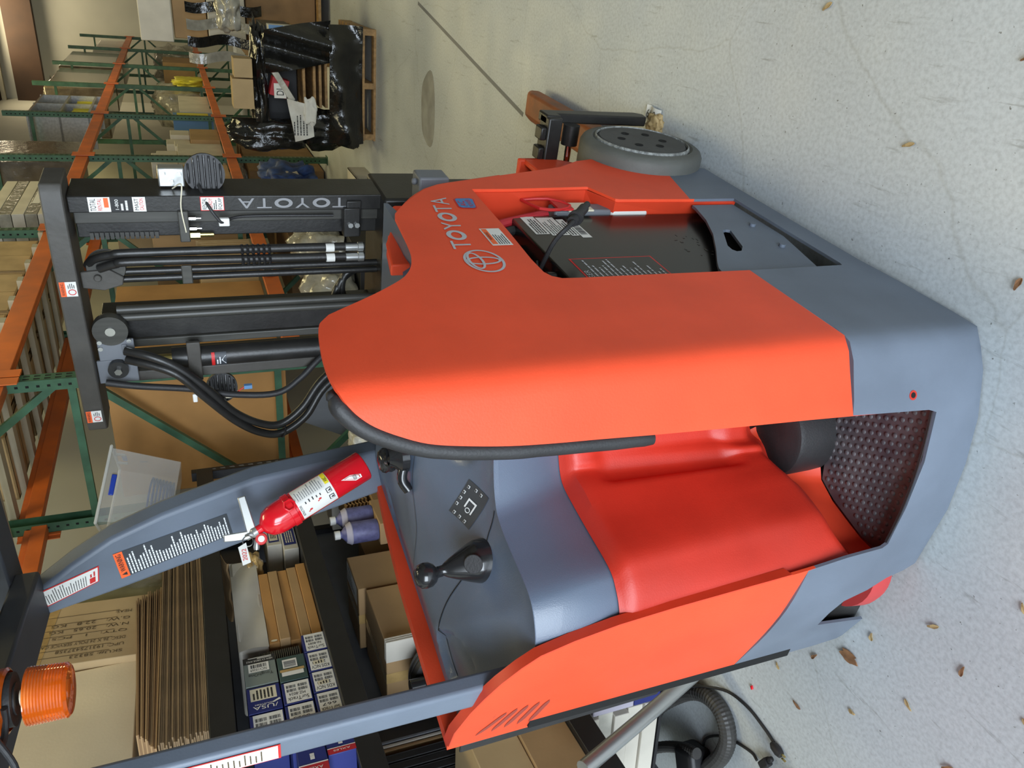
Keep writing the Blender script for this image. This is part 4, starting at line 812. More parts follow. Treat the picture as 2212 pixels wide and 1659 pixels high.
b = MB(); b.lathe([(0, 0)] + [(.043 - .003 * (j % 2), .155 * j / 40) for j in range(41)] + [(0, .155)], (0, 0, 0), (0, 0, 1), n=30); single(b.build('rubber_sleeve', 'black_rubber', smooth=25), SH, (2.625, 2.10, 1.412), 'black ribbed rubber sleeve standing between flat cartons and auto part boxes', 'sleeve')
def pbox(a0, a1, z0, z1, kind, lab, txt='', b0=2.03):
    m = {'s': 'box_blue', 'n': 'box_blue', 'u': 'box_blue', 'g': 'box_greygreen', 'k': 'box_green', 'r': 'box_blue'}[kind]
    def dec(d):
        if kind in 'sn':
            d.rect(.03, .04, .97, .90, 'label_white'); d.text('SurTrack' if kind == 's' else 'KDS NCV', .10, .12, .26, .85, 'ink', 2, rot=90); d.text(txt, .34, .22, .46, .78, 'ink', 2, rot=90)
            for q in (.52, .70): d.bars(q, .12, q + .13, .45, 13, 'ink', 2, vert=False).bars(q, .52, q + .13, .85, 13, 'ink', 2, vert=False, seed=5)
            if kind == 'n': d.rect(.30, .30, .5, .75, 'label_cream', 3).lines(.33, .35, .48, .7, 3, 'ink', 4)
        elif kind == 'g': d.text('ToughOne', .30, .12, .42, .88, 'ink', 2, rot=90).rect(.44, .22, .74, .86, 'label_white', 3).bars(.58, .3, .70, .8, 14, 'ink', 4, vert=False).text(txt, .47, .3, .55, .8, 'ink', 4, rot=90).rect(.76, 0, .98, 1, 'ink').text('NEW CV DRIVE AXLE', .80, .08, .86, .9, 'label_white', 3, rot=90).lines(.88, .1, .96, .9, 2, 'label_white', 3, rot=90)
        elif kind == 'k': d.rect(.2, .12, .36, .9, 'label_white').rect(.36, .08, .46, .95, 'tape', 2).rect(.5, .3, .86, .82, 'label_white', 2).bars(.54, .35, .8, .78, 9, 'panel_grey', 3)
        elif kind == 'u': d.text('/USA', .10, .12, .24, .86, 'label_white', 2, rot=90).text('INDUSTRIES', .26, .2, .31, .8, 'label_white', 2, rot=90).rect(.45, .12, .93, .9, 'label_cream').lines(.5, .2, .9, .85, 6, 'ink', 2, seed=4).poly([(.34, .02), (.40, .06), (.30, .28), (.26, .26)], 'label_white')
        elif kind == 'r': d.rect(0, 0, .33, 1, 'box_red').rect(.33, 0, .37, 1, 'label_white').text('AXLES', .12, .2, .22, .8, 'label_white', 3, rot=90).lines(.5, .35, .9, .65, 1, 'label_white', 3)
    carton('auto_part_box', lab, 'box', SH, (a0 + .002, b0, z0), (a1 - .002, b0 + .30, z1 - .002), m, None, 'auto part boxes', bevel=.002, dec=dec)
def dec_flip(): pass
pbox(2.550, 2.662, 1.312, 1.402, 's', 'box with model number NI-8089 at the bottom right of the auto part boxes', 'NI-8089'); pbox(2.434, 2.548, 1.312, 1.402, 'n', 'white labelled box with two barcodes, second in the bottom row of auto part boxes', '20681'); pbox(2.318, 2.432, 1.312, 1.402, 'n', 'box with a cream sticker on its barcode label, third in the bottom row', '20934'); pbox(2.205, 2.316, 1.312, 1.402, 's', 'partly hidden box ending 667, bottom row beside the upright truck post', '667')
pbox(2.412, 2.555, 1.405, 1.508, 'k', 'dark green box sealed with clear tape in the middle row of auto part boxes', ''); pbox(2.292, 2.408, 1.405, 1.508, 's', 'white labelled box marked MZ-8024 in the middle row', 'MZ-8024'); pbox(2.17, 2.288, 1.405, 1.508, 's', 'white labelled box ending 23, middle row beside the upright truck post', '8023')
pbox(2.425, 2.592, 1.511, 1.628, 'g', 'grey green box printed NEW CV DRIVE AXLE in the top row of auto part boxes', 'NCV10269'); pbox(2.285, 2.421, 1.511, 1.628, 'u', 'dark blue box with a cream label in the top row of auto part boxes', ''); pbox(2.15, 2.281, 1.511, 1.628, 's', 'white labelled box in the top row beside the upright truck post', 'D0'); 
pbox(2.06, 2.168, 1.312, 1.405, 'r', 'blue box with a red end left of the upright truck post, in the bottom row', '', 1.995); pbox(1.98, 2.055, 1.312, 1.405, 'r', 'blue and red box at the near end of the bottom row of auto part boxes', '', 1.995); pbox(2.04, 2.165, 1.407, 1.51, 's', 'white labelled box left of the upright truck post, in the middle row', '120', 2.0); pbox(1.92, 2.035, 1.407, 1.50, 'r', 'blue box with a red end at the near end of the middle row', '', 1.99)
def elbl(d): d.rect(.08, .15, .92, .85, 'box_blue').rect(.12, .22, .88, .78, 'label_cream', 2).lines(.18, .3, .6, .7, 4, 'ink', 3)
carton('engine_part_box', 'white box with a blue bordered label under the fire extinguisher, upper of two', 'box', SH, (3.46, 2.08, 1.385), (3.80, 2.3, 1.455), 'carton_white', None, dec=elbl); carton('engine_part_box', 'white box with a dark blue label under the fire extinguisher, lower of two', 'box', SH, (3.40, 2.08, 1.312), (3.80, 2.3, 1.383), 'carton_white', None, dec=lambda d: d.rect(.1, .1, .9, .9, 'box_blue').lines(.15, .2, .6, .8, 4, 'label_cream', 2))
b = MB(); b.blob((0, 0, .02), (.06, .05, .035), .35, seed=8); single(b.build('tape_scrap', 'tape', smooth=70), SH, (3.32, 2.09, 1.51), 'crumpled piece of brown tape on the flat brown cartons', 'tape')
carton('small_white_box', 'small white box with a square code at the far end of the second shelf, upper', 'box', SH, (4.05, 2.06, 1.57), (4.21, 2.2, 1.655), 'carton_white', None, dec=lambda d: d.rect(.4, .3, .6, .7, 'panel_grey').lines(.3, .2, .38, .8, 1, 'ink')); carton('small_white_box', 'small white box at the far end of the second shelf, lower of two', 'box', SH, (4.03, 2.05, 1.48), (4.21, 2.2, 1.566), 'carton_white', None, dec=lambda d: d.rect(.4, .3, .6, .7, 'panel_grey'))
carton('grey_bin', 'grey bin under the two small white boxes on the second shelf', 'bin', SH, (3.86, 2.1, 1.312), (4.2, 2.42, 1.478), 'panel_grey', None)
# third shelf
carton('narrow_carton', 'tall narrow brown carton with a white address label left of the joystick', 'box', SH, (3.02, 2.12, .604), (3.30, 2.45, 1.10), 'cardboard', 'tape')
d = Decal(lambda u, v, h: Vector((3.29 - .24 * u, 2.13 + .10 * v, 1.1015 + h)))
al = thing('address_label', 'white printed address label on top of the narrow brown carton', 'label', SH, (0, 0, 0)); d.rect(0, 0, 1, 1, 'label_white').lines(.06, .35, .9, .9, 5, 'ink', 2, fill=.3).bars(.08, .08, .5, .25, 20, 'ink', 2); d.build('print', al)
carton('brown_carton', 'plain brown carton in front of the labelled narrow carton', 'box', SH, (2.58, 2.10, .604), (2.98, 2.45, 1.075), 'cardboard', 'tape')
carton('brown_carton', 'brown carton with a round tape patch behind the narrow carton, beside blue fluid bottles', 'box', SH, (3.38, 2.2, .604), (3.60, 2.45, .985), 'cardboard', 'tape'); carton('brown_carton', 'brown carton half hidden behind the grey console', 'box', SH, (3.63, 2.05, .604), (3.86, 2.4, .88), 'cardboard', None)
for k, (a, b_) in enumerate(((3.42, 2.06), (3.55, 2.05))):
    t = thing('fluid_bottle', ['bottle with a lilac label left of the tape patched carton', 'bottle with a lilac label next to the egg carton trays'][k], 'bottle', SH, (a, b_, .92), group='bottles with lilac labels')
    b = MB(); b.lathe([(0, 0), (.052, 0), (.055, .01), (.055, .13), (.04, .16), (.018, .18), (.018, .19), (0, .19)], (0, 0, 0), (0, 0, 1)); b.build('body', 'violet_label', t)
    b = MB(); b.lathe([(.056, .13), (.058, .135), (.045, .16)], (0, 0, 0), (0, 0, 1)); b.build('shoulder', 'lid_purple', t); b = MB(); b.lathe([(0, .19), (.022, .188), (.022, .215), (0, .216)], (0, 0, 0), (0, 0, 1)); b.build('cap', 'label_white', t)
carton('tray_carton', 'carton under the fluid bottles on the third shelf', 'box', SH, (3.36, 2.0, .604), (3.62, 2.12, .918), 'cardboard', None)
for k in range(7):
    b = MB(); b.grid(lambda u, v: (.30 * u, .14 * v, .012 * abs(math.sin(u * PI * 6)) + .002), 36, 6); single(b.build('egg_tray', 'cardboard', solid=.003, smooth=40), SH, (3.66, 2.06, .90 + k * .019), 'moulded pulp tray stacked below the fire extinguisher', 'tray', 'pulp trays')
def wb(d): d.rect(.3, .35, .6, .75, 'box_blue').text('PARTS', .32, .42, .58, .66, 'label_white', 2)
carton('white_parts_box', 'white box with a blue printed crest next to the blue tote', 'box', SH, (3.98, 2.12, .90), (4.18, 2.36, 1.06), 'carton_white', None, dec=wb); carton('white_parts_box', 'white box printed in blue under the crested white box', 'box', SH, (3.90, 2.10, .604), (4.18, 2.36, .896), 'carton_white', None, dec=wb)
taper(.16, .13, .18, .15, 0, .30, 'blue_plastic', 'x', None) if 0 else None
t = thing('blue_tote', 'dark blue plastic tote beyond the console, holding a white bag', 'tote', SH, (4.02, 1.78, .62)); taper(.17, .12, .19, .14, 0, .24, 'blue_plastic', 'body', t, th=.004); b = MB(); b.blob((0, 0, .2), (.09, .07, .05), .3, seed=2); single(b.build('white_bag', 'bag_white', smooth=70), SH, (3.90, 1.80, .70), 'crumpled white bag in the blue tote', 'bag')
b = MB(); b.box((0, 0, 0), (.7, .38, .6)); single(b.build('stool', 'shelf_black', bevel=.01), SH, (3.7, 1.58, .02), 'black crate on the floor under the blue tote', 'crate')
# wheel rims / fenders and stuff left of the truck post
t = thing('tyre', 'small black tyre standing on the third shelf behind the console', 'tyre', SH, (2.42, 2.18, .86)); b = MB(); b.lathe([(.08, -.05), (.13, -.055), (.155, -.04), (.16, -.02), (.157, -.018), (.157, -.006), (.16, -.004), (.16, .004), (.157, .006), (.157, .018), (.16, .02), (.155, .04), (.13, .055), (.08, .05), (.08, -.05)], (0, 0, 0), (1, .1, 0), n=44); b.build('tread', 'black_rubber', t, smooth=30)
for k in range(3): b = MB(); b.box((0, 0, 0), (.006, .10, .48)); single(b.build('white_board', 'carton_white'), SH, (2.54 + .012 * k, 2.06, .604), 'thin white board standing on edge beside the small tyre', 'board', 'white boards beside the tyre')
for k in range(4): b = MB(); b.box((0, 0, 0), (.03, .15, .62)); b.box((.03, .0, .0), (.036, .15, .60)); single(b.build('black_grille', 'black_rubber', bevel=.004), SH, (2.06 + .042 * k, 2.31, .604), 'black ribbed plastic grille left of the upright truck post', 'grille', 'black ribbed grilles')
for k in range(3): b = MB(); b.box((0, 0, 0), (.012, .12, .60)); single(b.build('thin_carton', ['cardboard', 'carton_white', 'panel_grey'][k], bevel=.002), SH, (2.25 + .02 * k, 2.32, .604), ['thin brown carton edge beside the black grilles', 'thin white carton edge beside the black grilles', 'thin grey folder edge beside the black grilles'][k], 'box')
# below the third shelf and on the floor left of the truck
carton('torn_brown_carton', 'brown carton with a ragged top edge at the lower left of the shelving', 'box', SH, (1.70, 2.03, .782), (2.05, 2.28, .95), 'cardboard_light', None); carton('large_brown_carton', 'plain brown carton lying under the torn one, behind the leaning black bar', 'box', SH, (1.66, 2.02, .604), (2.20, 2.30, .780), 'cardboard', 'tape')
for k in range(5):
    carton('white_slab_box', ['lowest', 'second lowest', 'middle', 'second highest', 'topmost'][k] + ' long white box of the pile on the bottom black shelf', 'box', SH, (1.87 + .012 * (k % 2), 2.035 + .01 * (k % 3), .224 + .062 * k), (2.45, 2.47, .284 + .062 * k), 'carton_white' if k != 3 else 'bag_white', None, 'long white boxes', bevel=.003)
carton('printed_box', 'lilac box with black figures printed on it below the white boxes', 'box', SH, (1.87, 1.985, .335), (2.05, 2.03, .50), 'lid_purple', None, dec=lambda d: [d.text(c, .1 + .2 * k, .4, .2 + .2 * k, .8, 'ink') for k, c in enumerate('2K8V')] and None)
carton('striped_box', 'box striped in red, blue and black behind the grey tube', 'box', SH, (1.87, 1.985, .224), (2.12, 2.03, .333), 'box_blue', None, dec=lambda d: [d.rect(.0, .1 + .2 * k, 1, .2 + .2 * k, ['box_red', 'label_white', 'ink', 'box_red'][k]) for k in range(4)] and None)
b = MB(); b.tube([(-2.02, 3.94, .47), (-1.557, 3.28, .26), (-1.36, 3.0, .16)], .022, n=4, smooth=0); single(b.build('black_bar', 'shelf_black', smooth=0), WD, (0, 0, 0), 'flat black metal bar leaning below the shelving', 'bar')
b = MB(); b.cyl((0, 0, 0), (0, 0, .22), .045); b.cyl((0, 0, .22), (0, 0, .28), .03); single(b.build('black_canister', 'black_gloss', bevel=.004), SH, (2.33, 2.12, .761), 'glossy black canister beside the torn brown carton', 'canister')
# vacuum tube, hoses and cords
def floorline(name, m, P, r, label, ct, rib=0, parts=None, **k):
    b = MB()
    if rib: b.tube(P, r, n=14, smooth=14, rfun=lambda i, K: 1 + rib * (i % 2))
    else: b.tube(P, r, n=12, **k)
    return single(b.build(name, m, smooth=60 if not rib else 20), WD, (0, 0, 0), label, ct)
floorline('vacuum_tube', 'silver', [(-1.085, 2.42, .035), (-1.137, 2.29, .36), (-1.19, 2.16, .70)], .026, 'long silver vacuum tube leaning beside the shelving at the lower left', 'tube')
floorline('vacuum_hose', 'vac_hose', [(-1.477, 2.936, .03), (-1.359, 2.769, .03), (-1.26, 2.587, .03), (-1.235, 2.463, .03), (-1.268, 2.384, .03), (-1.345, 2.364, .03), (-1.431, 2.411, .03), (-1.524, 2.512, .03), (-1.62, 2.62, .03)], .030, 'thick black ribbed vacuum hose curving over the floor', 'hose', rib=.06)
floorline('ribbed_hose', 'vac_hose', [(-1.46, 2.517, .07), (-1.482, 2.629, .07), (-1.555, 2.809, .07), (-1.698, 3.063, .09), (-1.893, 3.411, .09)], .021, 'thinner black ribbed hose behind the thick one', 'hose', rib=.07)
floorline('ribbed_hose', 'vac_hose', [(-1.40, 2.83, .03), (-1.455, 2.876, .03), (-1.598, 3.017, .03), (-1.723, 3.07, .03), (-1.85, 3.08, .03)], .024, 'black ribbed hose disappearing beside the striped box', 'hose', rib=.07)
c = thing('power_cord', 'black cord with a brass pronged plug on the floor at the lower left', 'cord', WD)
b = MB(); b.tube([(-1.60, 3.12, .16), (-1.40, 2.86, .14), (-1.28, 2.69, .08), (-1.222, 2.56, .06), (-1.193, 2.40, .008), (-1.207, 2.269, .006), (-1.254, 2.179, .006), (-1.283, 2.135, .008)], .0055, n=8); b.build('cable', 'black_rubber', c)
b = MB(); b.lathe([(0, 0), (.007, 0), (.014, .012), (.016, .035), (.012, .05), (0, .05)], (-1.283, 2.138, .016), (-.5, -.9, 0), n=12); b.build('plug', 'black_rubber', c)
for s in (-1, 1): b = MB(); b.box((-.0015, 0, -.0035), (.0015, .018, .0035), M=Matrix.Translation((-1.308 + s * .007, 2.093, .016)) @ Matrix.Rotation(PI - .3, 4, 'Z')); b.build('prong', 'brass', c)
floorline('extension_lead', 'black_rubber', [(-1.526, 2.585, .006), (-1.442, 2.556, .006), (-1.392, 2.474, .006), (-1.37, 2.374, .006), (-1.37, 2.27, .006), (-1.384, 2.235, .01)], .005, 'thin black cord ending in a socket beside the hose', 'cord')
b = MB(); b.box((0, 0, 0), (.05, .03, .028)); b.box((.05, .006, .005), (.075, .024, .022)); single(b.build('cord_socket', 'black_rubber', bevel=.006), WD, (-1.40, 2.195, .0), 'black rubber socket at the end of the thin cord', 'socket', rz=-50)
b = MB(); b.box((0, 0, 0), (.16, .12, .10)); single(b.build('black_pouch', 'shelf_black', bevel=.02, seg=3), WD, (-1.62, 2.52, 0), 'black pouch on the floor behind the ribbed hoses', 'pouch')
# ================================================================ FIRE EXTINGUISHER on the slanted post
fe = thing('fire_extinguisher', 'red fire extinguisher with a white instruction label strapped to the slanted grey post', 'fire extinguisher', TR, (0, 0, 0))
A0 = Vector((.860, .790, 1.240)); A1 = Vector((.782, .880, 1.505)); ax = (A1 - A0).normalized(); Lc = (A1 - A0).length; R_ = .046
b = MB(); b.lathe([(0, 0), (R_ - .004, 0), (R_, .004), (R_, Lc - .01), (R_ * .96, Lc + .008), (R_ * .8, Lc + .028), (R_ * .45, Lc + .042), (.013, Lc + .046), (.013, Lc + .062), (0, Lc + .062)], A0, ax, n=40); cyl_ = b.build('cylinder', 'ext_red', fe, smooth=50)
view = (Vector((-.936, -.693, 1.65)) - A0); vn = (view - ax * view.dot(ax)).normalized(); sn = ax.cross(vn)
def onext(u, v, h): a = (u - .5) * 2.3; return A0 + ax * (v * Lc) + (vn * math.cos(a) + sn * math.sin(a)) * (R_ + .0006 + h)
d = Decal(onext); N_ = 14
def band(u0, u1, v0, v1, m, k=1): [d.rect(u0 + (u1 - u0) * j / N_, v0, u0 + (u1 - u0) * (j + 1) / N_, v1, m, k) for j in range(N_)]
band(0, 1, .40, .78, 'label_white'); band(.60, 1, .405, .45, 'yellow', 2); band(.55, 1, .47, .77, 'paper', 2)
d.text('ABC', .66, .410, .80, .446, 'ink', 3).text('INSTRUCTIONS', .14, .748, .45, .772, 'ink', 3)
for u, v in ((.22, .68), (.35, .56)): d.ring(u, v, .025, .016, .016, 'red', 3, n=16).rect(u - .045, v + .012, u - .02, v + .03, 'red', 3)
for u in (.16, .36): d.rect(u, .42, u + .13, .475, 'ink', 3).rect(u + .015, .428, u + .115, .467, 'label_white', 4).poly([(u + .03, .432), (u + .1, .432), (u + .06, .462)], 'ink', 5)
d.lines(.58, .48, .97, .76, 12, 'panel_grey', 3, fill=.3, seed=7).lines(.42, .52, .52, .72, 5, 'ink', 3, fill=.3)
d.poly([(.34, .10), (.46, .20), (.46, .30), (.24, .17), (.24, .10)], 'label_white', 2).poly([(.35, .115), (.445, .205), (.445, .275), (.27, .165), (.27, .115)], 'red', 3).poly([(.345, .125), (.435, .21), (.435, .262), (.28, .16), (.28, .125)], 'label_white', 4).text('KIDDE', .29, .15, .42, .185, 'ink', 5)
d.build('instruction_label', fe)
tp = A0 + ax * (Lc + .06)
b = MB(); b.lathe([(0, 0), (.015, 0), (.016, .012), (.011, .02), (.011, .034), (0, .036)], tp, ax, n=20); vb = b.build('valve', 'silver', fe)
def bar(p, q, w_, th, name, m, par):
    p = Vector(p); q = Vector(q); t = (q - p).normalized(); s = t.cross(vn).normalized() * w_ / 2; n = vn * th / 2; b = MB(); b.prism([p + s - n, q + s * .8 - n, q - s * .8 - n, p - s - n], vn * th); return b.build(name, m, par, bevel=.003)
right = sn
bar(tp + ax * .015, tp + right * .105 - ax * .012, .027, .016, 'carry_handle', 'silver', vb)
bar(tp + ax * .022, tp + right * .030 + ax * .085, .025, .015, 'lever', 'silver', vb)
b = MB(); b.lathe([(0, 0), (.015, 0), (.017, .004), (.015, .010), (0, .011)], tp - right * .026 + ax * .002, vn, n=22); g = b.build('gauge', 'red', vb)
b = MB(); b.cyl(tp - right * .026 + ax * .002 + vn * .010, tp - right * .026 + ax * .002 + vn * .0118, .009); b.build('gauge_face', 'label_white', g)
b = MB(); b.lathe([(0, 0), (.006, 0), (.009, .022), (.007, .03), (0, .03)], tp - right * .02 + ax * .012, -right * .8 + ax * .5, n=14); b.build('nozzle', 'silver', vb)
c0 = tp - right * .012 + ax * .035; b = MB(); b.tube([c0 + right * .014 * math.cos(a) + ax * .014 * math.sin(a) + vn * .014 for a in [k * PI / 6 for k in range(13)]], .0016, n=6, smooth=2); b.build('pull_ring', 'steel', vb)
b = MB(); b.prism([c0 + vn * .016 + ax * .006, c0 + vn * .016 + ax * .030 - right * .0, c0 + vn * .016 + ax * .044 - right * .05, c0 + vn * .016 + ax * .022 - right * .054], vn * .001); tgm = b.build('inspection_tag', 'paper', fe)
o_ = c0 + vn * .0175 + ax * .026 - right * .044; d = Decal(lambda u, v, h: o_ + (right * .9 - ax * .35).normalized() * .032 * u + (ax * .9 + right * .35).normalized() * .012 * v + vn * h); d.text('2022', 0, 0, 1, 1, 'red').build('date', tgm)
for v in (.36, .84):
    b = MB(); b.lathe([(R_ + .0012, v * Lc - .010), (R_ + .0035, v * Lc - .009), (R_ + .0035, v * Lc + .009), (R_ + .0012, v * Lc + .010)], A0, ax, n=36) if v > .5 else b.prism([A0 + ax * (v * Lc) - vn * (R_ - .005) + sn * -.04, A0 + ax * (v * Lc) - vn * (R_ + .035) - sn * .03, A0 + ax * (v * Lc + .13) - vn * (R_ + .035) - sn * .03, A0 + ax * (v * Lc + .13) - vn * (R_ - .005) - sn * .04], sn * .07); b.build('strap' if v > .5 else 'bracket', 'ext_red', fe)
q = A0 + ax * (.84 * Lc) + vn * (R_ + .003); b = MB(); b.tube([q + ax * (.016 * math.cos(a)) + sn * (.016 * math.sin(a) + .014) + vn * .004 for a in [k * PI / 3 for k in range(7)]], .003, n=6, smooth=0); b.build('strap_latch', 'ext_red', fe)
# ================================================================ RIGHT: rack contents, pallet and boxes beyond the truck
def rb(name, label, ct, lo, hi, m='cardboard', tape='tape', **k): return carton(name, label, ct, RK, lo, hi, m, tape, **k)
UPZ = 2.802
rb('large_carton', 'huge plain brown carton behind the nearest green frame', 'box', (4.50, 2.22, 1.188), (6.02, 3.05, 2.20), 'cardboard_orange', None)
rb('tilted_carton', 'tan carton with faded print on the lower rack level behind the mast', 'box', (6.10, 2.25, 1.188), (6.50, 2.52, 1.62), 'cardboard_light', 'tape', rz=14, dec=lambda d: d.text('Fragile', .2, .6, .8, .72, 'ink_brown').lines(.2, .3, .8, .5, 4, 'ink_brown'))
for k in range(9): b = MB(); b.box((0, 0, 0), (.012, .5, .40 + .02 * (k % 3))); single(b.build('cardboard_divider', 'cardboard_light'), RK, (6.62 + .05 * k, 2.2, 1.188), 'upright cardboard divider on the lower rack level behind the mast', 'cardboard', 'cardboard dividers', rot=Matrix.Rotation(.012 * ((k * 7) % 5 - 2), 4, 'Y'))
rb('open_carton', 'open brown carton with a raised flap behind the coiled alarm', 'box', (8.7, 2.16, 1.188), (9.8, 2.9, 1.95), 'cardboard_light', None); rb('print_carton', 'brown carton with dark printed signs behind the alarm bracket', 'box', (7.3, 2.2, 1.188), (8.55, 2.95, 1.98), 'cardboard', 'tape', dec=lambda d: d.rect(.35, .45, .6, .75, 'cardboard_dark').rect(.62, .5, .9, .7, 'cardboard_dark'))
b = MB(); b.prism([(0, 0, 0), (0, .7, 0), (-.02, .7, .42), (-.02, 0, .42)], (.006, 0, 0)); single(b.build('raised_flap', 'cardboard_light'), RK, (8.72, 2.2, 1.95), 'raised flap of a brown carton under the orange upper beam', 'cardboard')
rb('white_stack_box', 'off-white box on the lower rack level, second bay right of the mast', 'box', (10.2, 2.18, 1.188), (11.1, 2.9, 1.72), 'carton_white', None); rb('brown_end_carton', 'upright brown carton next to the second green frame', 'box', (11.15, 2.14, 1.188), (11.9, 2.9, 1.55), 'cardboard', 'tape')
for k in range(6): rb('white_parcel', ['first', 'second', 'third', 'fourth', 'fifth', 'sixth'][k] + ' white parcel from the mast on the lower rack level', 'box', (10.25 + .38 * k, 2.2 + .05 * (k % 2), 1.188 + (.534 if k < 2 else .364 if k < 5 else 0) + 0), (10.6 + .38 * k, 2.75, 1.188 + (.534 if k < 2 else .364 if k < 5 else 0) + .30 - .05 * (k % 3)), 'carton_white', None, group='white parcels', bevel=.01)
rb('light_blue_box', 'blue and yellow box on the lower rack level beyond the white parcels', 'box', (12.9, 2.2, 1.188), (13.6, 2.9, 1.75), 'light_blue', None, dec=lambda d: d.rect(.3, .1, .95, .9, 'yellow_bag'))
rb('pale_carton', 'pale carton beside the blue and yellow box', 'box', (13.7, 2.2, 1.188), (15.3, 2.9, 1.65), 'carton_white', None)
def bag(name, label, fr, c, r, m, seed, amp=.25, flat=0, ct='bag', group=None): b = MB(); b.blob((0, 0, r[2] * .8), r, amp, 2.3, seed, flat=flat); return single(b.build(name, m, smooth=70), fr, c, label, ct, group)
bag('wrapped_bundle', 'bundle in clear crinkled wrap with yellow print beyond the white parcels', RK, (17.15, 2.65, 1.188), (.95, .36, .50), 'clear_wrap', 11, .16, ct='bundle'); bag('yellow_bag', 'yellow bag in front of the clear wrapped bundle', RK, (17.0, 2.18, 1.188), (.35, .07, .28), 'yellow_bag', 12)
rb('brown_carton', 'small brown carton near the far end of the lower rack level', 'box', (20.2, 2.2, 1.188), (21.3, 2.8, 1.9), 'cardboard', None); bag('clear_bag', 'clear plastic bag at the far end of the lower rack level', RK, (22.6, 2.5, 1.188), (.8, .4, .5), 'clear_wrap', 13)
# upper level
for k in range(3):
    for j in range(2):
        t = thing('wooden_bin', f'{["front", "rear"][j]} plywood bin, {["left", "middle", "right"][k]} of three, on the upper rack level left of the mast top', 'bin', RK, (4.72 + .78 * k, 2.16 + .5 * j, UPZ), group='plywood bins'); b = MB()
        for q in (((0, 0, 0), (.72, .012, .30)), ((0, .44, 0), (.72, .452, .30)), ((0, 0, 0), (.012, .452, .30)), ((.708, 0, 0), (.72, .452, .30)), ((0, 0, 0), (.72, .452, .012)), ((.35, 0, 0), (.36, .452, .28))): b.box(*q)
        b.build('body', 'bin_wood', t)
for k in range(5): rb('wrapped_flat_box', ['lowest', 'second', 'middle', 'fourth', 'topmost'][k] + ' film wrapped flat box in the stack at the top beside the mast cap', 'box', (7.75, 2.15, UPZ + .10 * k), (8.95, 2.95, UPZ + .10 * k + .095), 'clear_wrap' if k % 2 else 'carton_white', None, group='film wrapped flat boxes', dec=(lambda d: d.rect(.3, .2, .7, .85, 'label_white')) if k == 1 else None)
rb('big_brown_box', 'big brown box behind the film wrapped roll', 'box', (10.1, 2.35, UPZ + .0), (10.11 + .0, 3.0, UPZ + .01), 'cardboard', None) if 0 else None
rb('tall_brown_box', 'tall brown film covered box on the upper rack level nearest the mast top', 'box', (10.03, 2.2, UPZ), (11.2, 3.0, 3.95), 'brown_wrap', None)
t = thing('metal_rack', 'small chrome rack with yellow bottles on the upper rack level', 'rack', RK, (13.0, 2.16, UPZ)); b = MB()
for x in (0, .8, 1.6): b.box((x, 0, 0), (x + .04, .5, .85))
for z in (.05, .42, .8): b.box((0, 0, z), (1.64, .5, z + .03))
b.build('frame', 'steel', t); b = MB()
for k in range(7): b.cyl((.15 + .22 * k, .12, .09), (.15 + .22 * k, .12, .33), .06)
tag(b.build('bottles', 'yellow_bag', t), kind='stuff'); b = MB(); b.box((.05, .2, .09), (1.6, .45, .38)); b.build('crate', 'blue_plastic', t)
for k, (a0, a1, h) in enumerate(((15.8, 18.4, .95), (18.7, 21.5, 1.0), (21.8, 24.5, .6))):
    t = rb('wrapped_carton_stack', ['brown carton pile in shiny film on the upper rack level, nearest of three', 'brown carton pile in shiny film, middle of three on the upper rack level', 'low film wrapped pile at the far end of the upper rack level'][k], 'box', (a0, 2.2, UPZ), (a1, 3.05, UPZ + h), 'brown_wrap' if k < 2 else 'carton_white', None, bevel=.03)
    b = MB(); b.blob((0, 0, h), ((a1 - a0) / 2.6, .34, .06), .3, 4, k + 3); b.build('film_top', 'clear_wrap', t, smooth=70)
rb('top_brown_box', 'brown box at the very top beside the plywood bins', 'box', (7.15, 2.55, UPZ), (7.7, 3.05, 3.7), 'brown_wrap', None)
# below the lower beams
rb('low_carton', 'low brown carton under the orange beam right of the mast', 'box', (10.1, 2.3, .02), (12.4, 3.0, .92), 'cardboard_dark', None); bag('grey_bag', 'grey white bag lying on the low brown carton', RK, (10.9, 2.6, .92), (.5, .2, .05), 'bag_white', 31)
rb('dark_crate', 'dark brown crate on the floor of the second rack bay', 'crate', (7.3, 2.3, .02), (9.7, 3.0, .80), 'cardboard_dark', None)
bag('blue_jacket', 'crumpled blue jacket in front of the dark crate', RK, (8.35, 1.98, .42), (.36, .13, .26), 'coat_blue', 32, .4, ct='jacket'); rb('white_cube', 'small off-white box among the blue cloth', 'box', (8.05, 1.86, .60), (8.3, 2.0, .8), 'carton_white', None)
rb('green_case', 'dark green case leaning beside the blue cloth', 'case', (7.25, 1.90, .20), (7.65, 2.05, .72), 'green_case', None, rot=Matrix.Rotation(-.35, 4, 'Y'))
t = thing('white_channel', 'white U-shaped metal channel lying on the floor right of the mast', 'channel', RK, (7.0, 1.72, .0)); b = MB(); b.box((0, 0, 0), (.75, .02, .17)); b.box((0, .28, 0), (.75, .30, .17)); b.box((0, 0, .155), (.75, .30, .17)); b.build('body', 'carton_white', t, bevel=.004)
bag('clear_bag', 'clear crinkled plastic bag seen between the mast rails', RK, (6.05, 2.0, .56), (.22, .18, .2), 'clear_wrap', 33); bag('grey_clear_bag', 'second clear bag beside the hoses between the mast rails', RK, (5.5, 2.15, .56), (.2, .18, .2), 'clear_wrap', 34)
